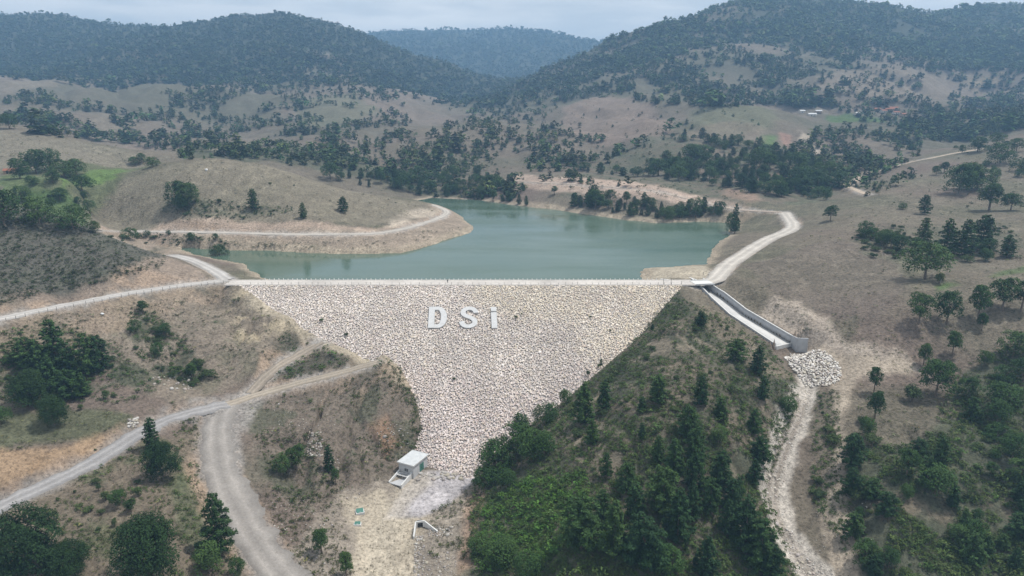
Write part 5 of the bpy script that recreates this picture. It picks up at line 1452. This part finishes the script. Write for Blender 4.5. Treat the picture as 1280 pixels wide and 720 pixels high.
# stand-alone copies -----------------------------------------------
def stand(p, rng):
    nv = len(PROTO[p["kind"]])
    if p["var"] is not None: i = p["var"]
    elif p["kind"] == "broadleaf_tree": i = int(rng.choice(8, p=[.07, .07, .06, .06, .04, .25, .22, .23]))
    elif p["kind"] == "pine_tree": i = int(rng.integers(6))
    else: i = int(rng.integers(nv))
    cm, tm, h, w = PROTO[p["kind"]][i]
    s = p["h"] / h; ws = s * p["wide"]
    z = p["z"] if p.get("fixed") else float(height(p["x"], p["y"])) - 0.05
    r = empty(p["kind"], (p["x"], p["y"], z), rng.uniform(0, 6.28))
    r.scale = (ws, ws, s)
    c = bpy.data.objects.new("crown", cm); COL.objects.link(c); c.parent = r
    if tm is not None:
        t_ = bpy.data.objects.new("stems" if p["kind"] == "shrub" else "trunk", tm); COL.objects.link(t_); t_.parent = r
    p["ob"] = r; p["ratio"] = w * p["wide"] / h
rng_p = np.random.default_rng(77)
for p in PLANTS: stand(p, rng_p)
# ------------------------------------------------------------------ what tells each plant apart
ANCH = [("the spillway end",985,428),("the white boulder fan",1022,458),("the valve house",518,578),("the culvert mouth",528,660),("the green lids",448,645),("the track fork",280,505),
 ("the crest road junction",285,352),("the letter i",617,398),("the spillway bridge",877,353),("the lakeside road bend",988,276),("the red shed",13,215),("the side valley fields",130,215),
 ("the hill road hairpin",562,263),("the lake inlet",590,250),("the field of scars",1012,180),("the ochre cut",70,580),("the far bench road",760,232),("the side valley road",1078,225),
 ("the stream bend",965,610),("the rock face toe",596,588),("the stream mouth",1020,715),("the round hilltop",270,200),("the green streak",1265,340),("the drowned bush",275,320),
 ("the spur nose",700,700),("the stony wash",1130,455),("the shaded gully",220,440),("the grass terrace",60,520),("the descending track",300,650),("the lake corner",905,280),("the lone sloping oaks",1200,400),("the hamlet barns",1014,145)]
ANCH = [a for a in ANCH if a[0] != "the field of scars"] + [("the bare landslip scar",1012,180)]
ORD = "nearest,second nearest,third nearest,fourth nearest,fifth nearest,sixth nearest,seventh nearest,eighth nearest,ninth nearest,tenth nearest,eleventh nearest,twelfth nearest,thirteenth nearest,fourteenth nearest,fifteenth nearest,sixteenth nearest,seventeenth nearest,eighteenth nearest,nineteenth nearest,twentieth nearest".split(",")
WHERE = {"open slope": "on the open dry slope", "hedge band": "in the bushy slope band", "upper slope": "high on the dry slope", "side valley": "in the green side valley", "round hill": "on the bare round hill",
 "lake arm": "by the narrow lake arm", "in water": "standing in the lake shallows", "near left": "on the tussocky bank", "pine stand": "in the dark roadside stand", "bank gully": "in the gully below the road",
 "spur": "on the scrubby spur", "spur foot": "at the foot of the spur", "lower spur": "on the wooded lower spur", "stream wood": "in the scrub beyond the stream", "stream side": "beside the stream bed",
 "far shore": "on the far shore", "inlet": "around the lake inlet", "rock face": "growing between the dam stones", "wooded knoll": "on the wooded knoll"}
NOUN = {"pine_tree": "pine", "broadleaf_tree": "leafy tree", "shrub": "bush"}
CAT = {"pine_tree": "pine", "broadleaf_tree": "tree", "shrub": "shrub"}
med = {k: np.median([p["h"] for p in PLANTS if p["kind"] == k]) for k in NOUN}
cells = {}
for p in PLANTS:
    q = p["h"] / med[p["kind"]]
    size_ = "small" if q < 0.8 else ("tall" if q > 1.22 else "middling")
    form = "slim" if p["ratio"] < 0.62 else ("broad" if p["ratio"] > 1.0 else "round")
    if p["kind"] == "shrub": form = "low" if p["ratio"] > 1.5 else "upright"
    mu = p["v"] - p["px"] / 2
    a = min(ANCH, key=lambda a: (a[1] - p["u"]) ** 2 + (a[2] - mu) ** 2)
    p["d"] = math.hypot(a[1] - p["u"], a[2] - mu)
    p["desc"] = (size_, form, p["kind"], p["place"], a[0])
    cells.setdefault(p["desc"], []).append(p)
for key, ps in cells.items():
    ps.sort(key=lambda p: p["d"])
    for i, p in enumerate(ps):
        size_, form, kind, place, anc = key
        lab = f"{size_} {form} {NOUN[kind]} {WHERE[place]}"
        lab += f", {ORD[min(i, len(ORD) - 1)]} {anc}" if len(ps) > 1 else f", near {anc}"
        tag(p["ob"], lab, CAT[kind], {"pine_tree": "pines ", "broadleaf_tree": "leafy trees ", "shrub": "bushes "}[kind] + WHERE[place])
from collections import Counter
cc = Counter(p["ob"]["label"] for p in PLANTS)
print("shared labels", [(k, n) for k, n in cc.items() if n > 1][:6], "longest", max(len(k.split()) for k in cc))
print({k: sum(p["kind"] == k for p in PLANTS) for k in NOUN})
# ------------------------------------------------------------------ woods and scrub too many to count
def merge(protoV, protoT, X, Y, Z, S, W, rng, tint):
    """copies of small leaf clusters joined in one mesh"""
    n = len(X); k = len(protoV)
    a = rng.uniform(0, 6.28, n); ca, sa = np.cos(a), np.sin(a)
    V = np.empty((n, k, 3), np.float32)
    V[:, :, 0] = (protoV[None, :, 0] * ca[:, None] - protoV[None, :, 1] * sa[:, None]) * (S * W)[:, None] + X[:, None]
    V[:, :, 1] = (protoV[None, :, 0] * sa[:, None] + protoV[None, :, 1] * ca[:, None]) * (S * W)[:, None] + Y[:, None]
    V[:, :, 2] = protoV[None, :, 2] * S[:, None] + Z[:, None]
    T = (protoT[None] * tint[:, None, :]).astype(np.float32)
    return V.reshape(-1, 3), T.reshape(-1, 3)
def stuff(name, label, cat, protos, X, Y, S, W, mat, rng, tintf, sink=0.1):
    Z = height(X, Y) - sink
    Vs, Ts = [], []
    pick_ = rng.integers(0, len(protos), len(X))
    for i, (pv, pt) in enumerate(protos):
        m_ = pick_ == i
        if not m_.any(): continue
        v, t_ = merge(pv, pt, X[m_], Y[m_], Z[m_], S[m_], W[m_], rng, tintf[m_])
        Vs.append(v); Ts.append(t_)
    V = np.concatenate(Vs); T = np.concatenate(Ts)
    o = new_mesh(name, V, quad_faces(len(V) // 4), mat, color=T)
    return tag(o, label, cat, kind="stuff")
def small(kind, seed, n, leaf):
    """unit-height leaf cluster"""
    if kind == "pine": V, T, _ = tree_parts_pine(seed, 8, 4.8, n, leaf * 8, power=.7, whorl=1.3); V = V / 8
    elif kind == "broad": V, T, _ = tree_parts_broad(seed, 8, 7.0, n, leaf * 8, 7, .12, .8); V = V / 8
    else: V, T, _ = shrub_parts(seed, 2.0, 3.2, n, leaf * 2, 5); V = V / 2
    return V, np.repeat(T, 4, 0)
rs = np.random.default_rng(5)
def sample_px(n, u0, u1, v0, v1, test, dmin=0):
    """spots seen evenly over a window of the photograph"""
    X, Y = [], []
    for _ in range(n):
        u, v = rs.uniform(u0, u1), rs.uniform(v0, v1)
        p = hit(u, v, dmin=dmin)
        if p is None or not test(u, v, p[0], p[1]): continue
        X.append(p[0]); Y.append(p[1])
    return np.array(X), np.array(Y)
def leafy(n, base, var=0.16, hue=0.08):
    t_ = np.exp(rs.normal(0, var, (n, 1))) * np.array(base)
    return t_ * (1 + rs.normal(0, hue, (n, 3)) * np.array([1.3, 0.7, 1.0]))
# tint here is relative to SCRUB_L
TPINE = (0.70, 0.82, 0.74); TBR = (0.80, 0.98, 0.80); TSC = (1.05, 0.98, 1.05); TSC2 = (0.9, 1.12, .85)

# far mountains: closed forest
def dens_forest(x, y):
    if x > 0.1 * y and y < 2000 and fbm(np.array([x]), np.array([y]), 90, 3, 66)[0] > 0.30: return 0.15
    return smooth01(y, 1250, 1650) * smooth01(fbm(np.array([x]), np.array([y]), 260, 4, 61)[0] + (y - 1450) / 600, -0.25, 0.25)
X1, Y1_ = sample_px(42000, -60, 1340, -6, 140, lambda u, v, x, y: y > 1150 and rs.uniform() < dens_forest(x, y), 1100)
r_ = rs.uniform(-0.95, 0.95, 9000); y_ = np.exp(rs.uniform(math.log(1350), math.log(4600), 9000))
k_ = np.array([dens_forest(a * b, b) for a, b in zip(r_, y_)]) > rs.uniform(0, 1, 9000)
X = np.concatenate([X1, (r_ * y_)[k_]]); Y = np.concatenate([Y1_, y_[k_]])
S = 6.8 * np.exp(rs.normal(0, .28, len(X))) * (1 + smooth01(Y, 2200, 4200) * 0.8); W = rs.uniform(1.2, 1.8, len(X))
protos = [small("pine", 900 + i, 26, .30) for i in range(4)] + [small("broad", 910 + i, 26, .30) for i in range(3)]
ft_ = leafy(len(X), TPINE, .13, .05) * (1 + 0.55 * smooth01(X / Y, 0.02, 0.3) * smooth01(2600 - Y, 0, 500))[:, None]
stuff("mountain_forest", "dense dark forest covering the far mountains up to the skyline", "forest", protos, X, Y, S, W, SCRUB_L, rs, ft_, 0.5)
print("forest", len(X))

# middle distance woods in bands
BANDS = [  # polygon, tries, clump threshold, clump size, height
 ([(455,230),(540,168),(620,122),(690,92),(735,112),(650,168),(610,212),(560,225)], 420, -.25, 70, 8),
 ([(640,178),(700,150),(790,188),(740,215),(650,215)], 110, -.1, 50, 7.5),
 ([(250,200),(300,185),(420,168),(520,162),(520,200),(400,215),(330,200)], 190, -.1, 60, 8),
 ([(40,168),(60,155),(250,172),(300,180),(240,192),(150,180)], 80, -.3, 60, 9),
 ([(0,160),(0,112),(220,88),(480,105),(520,160),(300,175),(120,165)], 900, .0, 90, 8),
 ([(540,165),(560,140),(640,118),(700,110),(690,150),(620,165)], 90, .1, 60, 8),
 ([(690,130),(760,60),(900,60),(1000,75),(1040,100),(1000,130),(900,135),(820,130),(760,118)], 900, -.22, 80, 8.5),
 ([(1000,110),(1040,85),(1280,80),(1280,130),(1180,140),(1090,130)], 170, .0, 70, 8.5),
 ([(1040,85),(1280,90),(1280,45),(1000,50)], 420, -.25, 80, 9),
 ([(965,195),(1040,160),(1150,160),(1150,195),(1100,220),(1060,242),(1000,205)], 260, -.3, 60, 7.5),
 ([(960,128),(1040,124),(1050,134),(1000,136)], 44, -.9, 60, 9),
 ([(1030,135),(1100,128),(1140,145),(1150,168),(1110,160),(1080,155),(1060,140)], 60, -.6, 60, 8),
 ([(1130,170),(1150,140),(1280,112),(1280,160),(1190,180)], 260, -.6, 60, 9),
 ([(700,205),(760,195),(830,160),(900,175),(820,182),(740,220)], 50, -.2, 60, 7.5),
 ([(1060,230),(1100,222),(1170,215),(1130,230),(1090,245),(1068,246)], 50, -.6, 40, 4),
 ([(590,222),(700,222),(760,228),(800,236),(700,228)], 26, -.1, 40, 6),
 ([(560,250),(600,240),(640,228),(660,236),(640,250),(600,250)], 40, -.3, 40, 7),
 ([(620,120),(900,130),(1000,180),(960,190),(860,165),(700,200),(560,225),(450,215)], 130, .0, 40, 5.5),
 ([(0,158),(50,160),(120,172),(200,190),(240,200),(240,190),(200,176),(120,160),(60,150),(0,150)], 70, -.9, 60, 9),
 ([(215,198),(240,182),(340,176),(430,192),(530,228),(600,248),(545,246),(430,216),(330,198)], 130, -.35, 50, 8),
]
X, Y, S = [], [], []
for k, (poly, n, cl, sz, hh) in enumerate(BANDS):
    us = [a for a, b in poly]; vs = [b for a, b in poly]
    for _ in range(int(n * 4.4)):
        u, v = rs.uniform(min(us), max(us)), rs.uniform(min(vs), max(vs))
        if not in_poly(np.array([u]), np.array([v]), poly)[0]: continue
        p = hit(u, v)
        if p is None or p[1] < 420 or lake_at(p[0], p[1]) or near_road(p[0], p[1]): continue
        if fbm(p[0], p[1], sz, 3, 800 + k) < cl: continue
        X.append(p[0]); Y.append(p[1]); S.append(0.74 * hh * math.exp(rs.normal(0, .42)))
X, Y, S = map(np.array, (X, Y, S)); W = rs.uniform(1.0, 1.55, len(X))
protos = [small("pine", 930 + i, 70, .17) for i in range(4)] + [small("broad", 940 + i, 70, .17) for i in range(4)]
stuff("hillside_woods", "loose dark woods running in bands over the slopes behind the lake", "woods", protos, X, Y, S, W, SCRUB_L, rs, leafy(len(X), (0.80, 0.96, 0.80), .34, .12), 0.3)
print("woods", len(X))

# low scrub
SCR = [  # polygon, count, height, base tint, clump threshold
 ([(-120,245),(0,262),(62,264),(130,296),(214,322),(205,334),(150,348),(60,368),(-120,410)], 3700, .72, (0.74,0.76,0.80), -1.),
 ([(846,370),(910,398),(960,430),(1000,485),(985,545),(958,610),(975,665),(1000,725),(590,725),(588,640),(594,592),(640,552),(690,515),(740,476),(800,425)], 9500, .78, (1.0,1.16,.84), -.5),
 ([(848,364),(864,384),(760,480),(660,570),(604,604),(588,594),(650,542),(700,506),(770,448)], 1100, .8, (0.92,1.0,.85), -.8),
 ([(455,446),(492,449),(532,500),(530,560),(514,562),(515,505),(485,462),(455,457)], 190, .75, (0.95,1.0,.85), -.6),
 ([(600,640),(650,600),(730,590),(740,640),(690,700),(600,720)], 1300, .9, (1.0,1.5,.72), -.45),
 ([(1400,420),(1240,440),(1200,462),(1180,505),(1150,560),(1075,556),(1056,590),(1062,660),(1085,724),(1400,724)], 5200, .9, (1.05,1.2,.86), -.2),
 ([(0,415),(70,400),(140,430),(200,480),(185,510),(60,500),(0,505)], 700, .9, TSC2, -.3),
 ([(160,390),(190,388),(225,420),(262,470),(245,485),(195,470),(170,440)], 260, 1.0, TSC2, -.2),
 ([(20,400),(290,360),(395,425),(270,480)], 420, .55, (0.9,.92,.85), .0),
 ([(310,505),(500,458),(524,510),(526,570),(440,605),(370,640),(330,600)], 650, .7, (0.95,.98,.85), -.05),
 ([(330,620),(430,610),(440,720),(360,720)], 240, .6, (1.1,.95,.85), -.2),
 ([(0,640),(100,595),(200,545),(250,530),(262,570),(290,650),(310,720),(0,720)], 800, .6, (1.05,1.15,.85), -.1),
 ([(210,500),(250,520),(262,560),(240,560)], 60, .6, (1.05,1.0,.85), -.2),
 ([(350,418),(368,414),(385,430),(345,452),(318,462)], 60, .6, TSC2, -.1),
 ([(318,480),(345,460),(405,432),(440,446),(430,458),(370,472)], 130, .8, TSC2, -.2),
 ([(200,266),(220,245),(300,254),(365,258),(365,268),(280,275)], 420, .9, (0.85,.98,.85), -.7),
 ([(125,296),(200,290),(300,302),(380,310),(300,311),(215,309)], 160, .9, (0.85,.95,.9), -.3),
 ([(300,305),(440,300),(560,285),(590,285),(540,303),(420,315)], 150, .6, (0.9,.9,.9), .0),
 ([(920,400),(1100,300),(1280,250),(1280,420),(1100,440)], 160, .5, (0.85,.85,.85), .1),
 ([(1000,300),(1280,175),(1280,250),(1080,290)], 160, .7, (0.85,.92,.85), .05),
 ([(1020,490),(1050,490),(1050,570),(1060,700),(1030,650),(1010,620)], 520, .6, (0.95,1.15,.78), -.4),
 ([(700,245),(720,215),(800,180),(862,168),(940,182),(1015,202),(1048,232),(960,250)], 500, 1.3, (0.8,.9,.85), -.1),
 ([(1060,290),(1280,278),(1280,326),(1090,326)], 260, 1.0, (0.85,.98,.85), -.15),
 ([(540,640),(600,600),(600,700),(570,720),(530,720)], 160, .6, (1.1,1.0,.85), -.1),
 ([(1200,120),(420,250),(560,140),(1000,90)], 300, 1.6, (0.75,.85,.85), .0),
]
X, Y, S, TT_ = [], [], [], []
for k, (poly, n, hh, tn_, cl) in enumerate(SCR):
    us = [a for a, b in poly]; vs = [b for a, b in poly]; cnt = 0
    for _ in range(n * 8):
        if cnt >= n: break
        u, v = rs.uniform(min(us), max(us)), rs.uniform(min(vs), max(vs))
        if not in_poly(np.array([u]), np.array([v]), poly)[0]: continue
        p = hit(u, v)
        if p is None: continue
        if fbm(p[0], p[1], 9, 3, 850 + k) < cl: continue
        if lake_at(p[0], p[1]) or near_road(p[0], p[1]): continue
        cnt += 1
        X.append(p[0]); Y.append(p[1]); S.append(hh * math.exp(rs.normal(0, .35))); TT_.append(np.array(tn_) * math.exp(rs.normal(0, .2)) * (1 + rs.normal(0, .06, 3)))
X, Y, S, TT_ = map(np.array, (X, Y, S, TT_)); W = rs.uniform(.8, 1.4, len(X))
protos = [small("shrub", 960 + i, 34, .20) for i in range(6)]
stuff("low_scrub", "low grey-green scrub and thorny cushions spread over the hillsides", "scrub", protos, X, Y, S, W, SCRUB_L, rs, TT_, 0.05)
print("scrub", len(X), time.time() - T0)

# dead weeds standing on the disturbed ground round the valley floor
X, Y, S = [], [], []
for poly, n in [([(330,560),(420,610),(440,720),(370,720),(310,600)], 420), ([(330,510),(500,470),(524,520),(500,590),(420,610)], 420), ([(540,640),(590,600),(600,640),(570,690),(540,680)], 220), ([(480,640),(530,680),(530,720),(440,720)], 160), ([(30,402),(280,362),(330,390),(250,400),(100,420)], 260), ([(0,640),(200,550),(250,560),(120,640)], 160), ([(1030,490),(1060,500),(1080,700),(1050,690)], 160), ([(280,370),(380,415),(330,440),(280,430)], 140)]:
    us = [a for a, b in poly]; vs = [b for a, b in poly]; c_ = 0
    for _ in range(n * 6):
        if c_ >= n: break
        u, v = rs.uniform(min(us), max(us)), rs.uniform(min(vs), max(vs))
        if not in_poly(np.array([u]), np.array([v]), poly)[0]: continue
        p = hit(u, v)
        if p is None or near_road(p[0], p[1]): continue
        X.append(p[0]); Y.append(p[1]); S.append(0.75 * math.exp(rs.normal(0, .35))); c_ += 1
X, Y, S = map(np.array, (X, Y, S))
stuff("dry_weeds", "thin dead brown weeds standing on the disturbed banks and valley floor", "weeds", [small("shrub", 980 + i, 16, .22) for i in range(4)], X, Y, S, rs.uniform(.22, .45, len(X)), SCRUB_L, rs, leafy(len(X), (1.15, .88, 1.0), .25), 0.05)

# dry grass tussocks all over the open slopes
X, Y, S = [], [], []
for poly, n in [([(900,380),(1000,300),(1280,170),(1420,150),(1420,420),(1280,430),(1140,470),(1040,430)], 2600), ([(100,280),(150,225),(220,202),(300,200),(420,232),(545,256),(540,268),(470,285),(340,282)], 800), ([(0,165),(120,178),(230,200),(110,240),(0,212)], 500), ([(0,630),(200,545),(260,560),(320,720),(0,720)], 700), ([(20,405),(280,362),(390,420),(290,470),(160,480)], 700), ([(1060,480),(1180,480),(1200,520),(1150,560),(1080,550)], 350), ([(310,505),(500,465),(524,520),(500,590),(420,620),(430,720),(350,700)], 900), ([(0,510),(165,518),(150,540),(0,568)], 220)]:
    us = [a for a, b in poly]; vs = [b for a, b in poly]; c_ = 0
    for _ in range(n * 5):
        if c_ >= n: break
        u, v = rs.uniform(min(us), max(us)), rs.uniform(min(vs), max(vs))
        if not in_poly(np.array([u]), np.array([v]), poly)[0]: continue
        p = hit(u, v)
        if p is None or near_road(p[0], p[1]) or lake_at(p[0], p[1]): continue
        X.append(p[0]); Y.append(p[1]); S.append(0.42 * math.exp(rs.normal(0, .4)) * (1 + 0.8 * smooth01(p[1], 300, 600))); c_ += 1
X, Y, S = map(np.array, (X, Y, S))
stuff("grass_tussocks", "dry brown and olive grass tussocks dotted over the open slopes", "grass", [small("shrub", 990 + i, 14, .30) for i in range(4)], X, Y, S, rs.uniform(.7, 1.3, len(X)), SCRUB_L, rs, leafy(len(X), (1.5, 1.25, 1.35), .35), 0.05)
# ------------------------------------------------------------------ sky, sun, air
SUN_EL, SUN_AZ = R(64), R(72)   # azimuth measured from +y towards +x
w = bpy.data.worlds.new("World"); scene.world = w; w.use_nodes = True
nt = w.node_tree; bg = nt.nodes["Background"]
sky = nt.nodes.new("ShaderNodeTexSky"); sky.sky_type = 'NISHITA'; sky.sun_disc = False
sky.sun_elevation = SUN_EL; sky.sun_rotation = SUN_AZ; sky.altitude = 400; sky.air_density = 1.0; sky.dust_density = 3.0; sky.ozone_density = 1.0
tc = nt.nodes.new("ShaderNodeTexCoord")
mp = nt.nodes.new("ShaderNodeMapping"); mp.inputs["Scale"].default_value = (1.0, 1.0, 5.5)
nz_ = nt.nodes.new("ShaderNodeTexNoise"); nz_.inputs["Scale"].default_value = 3.2; nz_.inputs["Detail"].default_value = 7; nz_.inputs["Roughness"].default_value = 0.55
rp = nt.nodes.new("ShaderNodeValToRGB"); rp.color_ramp.elements[0].position = 0.36; rp.color_ramp.elements[1].position = 0.66
rp.color_ramp.elements[0].color = (0.72, 0.72, 0.72, 1); rp.color_ramp.elements[1].color = (0.96, 0.96, 0.96, 1)
nz2 = nt.nodes.new("ShaderNodeTexNoise"); nz2.inputs["Scale"].default_value = 7.0; nz2.inputs["Detail"].default_value = 6
cr = nt.nodes.new("ShaderNodeValToRGB"); cr.color_ramp.elements[0].position = 0.42; cr.color_ramp.elements[1].position = 0.62
cr.color_ramp.elements[0].color = (9.6, 10.0, 10.3, 1); cr.color_ramp.elements[1].color = (12.4, 12.3, 12.1, 1)
mx = nt.nodes.new("ShaderNodeMix"); mx.data_type = 'RGBA'
L = nt.links.new
L(tc.outputs["Generated"], mp.inputs[0]); L(mp.outputs[0], nz_.inputs["Vector"]); L(mp.outputs[0], nz2.inputs["Vector"])
L(nz_.outputs["Fac"], rp.inputs[0]); L(nz2.outputs["Fac"], cr.inputs[0])
L(rp.outputs[0], mx.inputs[0]); L(sky.outputs[0], mx.inputs[6]); L(cr.outputs[0], mx.inputs[7])
L(mx.outputs[2], bg.inputs[0]); bg.inputs[1].default_value = 0.085

sl = bpy.data.lights.new("sun", 'SUN'); sl.energy = 3.8; sl.angle = R(2.0); sl.color = (1.0, 0.955, 0.89)
so = bpy.data.objects.new("sun", sl); COL.objects.link(so)
dv = (math.sin(SUN_AZ) * math.cos(SUN_EL), math.cos(SUN_AZ) * math.cos(SUN_EL), math.sin(SUN_EL))
import mathutils
so.rotation_euler = mathutils.Vector(dv).to_track_quat('Z', 'Y').to_euler()
so.location = (0, 200, 300)

HAZE = True
if HAZE:
    hm = bpy.data.materials.new("haze_air"); hm.use_nodes = True
    t = hm.node_tree; t.nodes.remove(t.nodes["Principled BSDF"])
    pv = t.nodes.new("ShaderNodeVolumePrincipled")
    pv.inputs["Color"].default_value = (0.36, 0.64, 1.0, 1); pv.inputs["Density"].default_value = 0.00022; pv.inputs["Anisotropy"].default_value = 0.1
    t.links.new(pv.outputs[0], t.nodes["Material Output"].inputs["Volume"])
    zt = float(ZZ.max()) + 22; zb = float(ZZ.min()) - 1
    b = MB().box((0, 3450, (zt + zb) / 2), (19000, 7300, zt - zb))
    hz = b.build("haze", hm)
    tag(hz, "thin blue summer haze filling the valley between the hills", "haze", kind="stuff")

scene.view_settings.view_transform = 'Standard'; scene.view_settings.look = 'None'
scene.view_settings.gamma = 1.0; scene.view_settings.use_curve_mapping = False
scene.view_settings.exposure = 0.12
scene.render.engine = 'CYCLES'
cy = scene.cycles
cy.use_denoising = True
try: cy.denoiser = 'OPENIMAGEDENOISE'
except Exception: pass
cy.max_bounces = 6; cy.diffuse_bounces = 2; cy.glossy_bounces = 2; cy.transmission_bounces = 2; cy.volume_bounces = 0; cy.transparent_max_bounces = 4
cy.caustics_reflective = False; cy.caustics_refractive = False
print("script built in %.1f s" % (time.time() - T0))
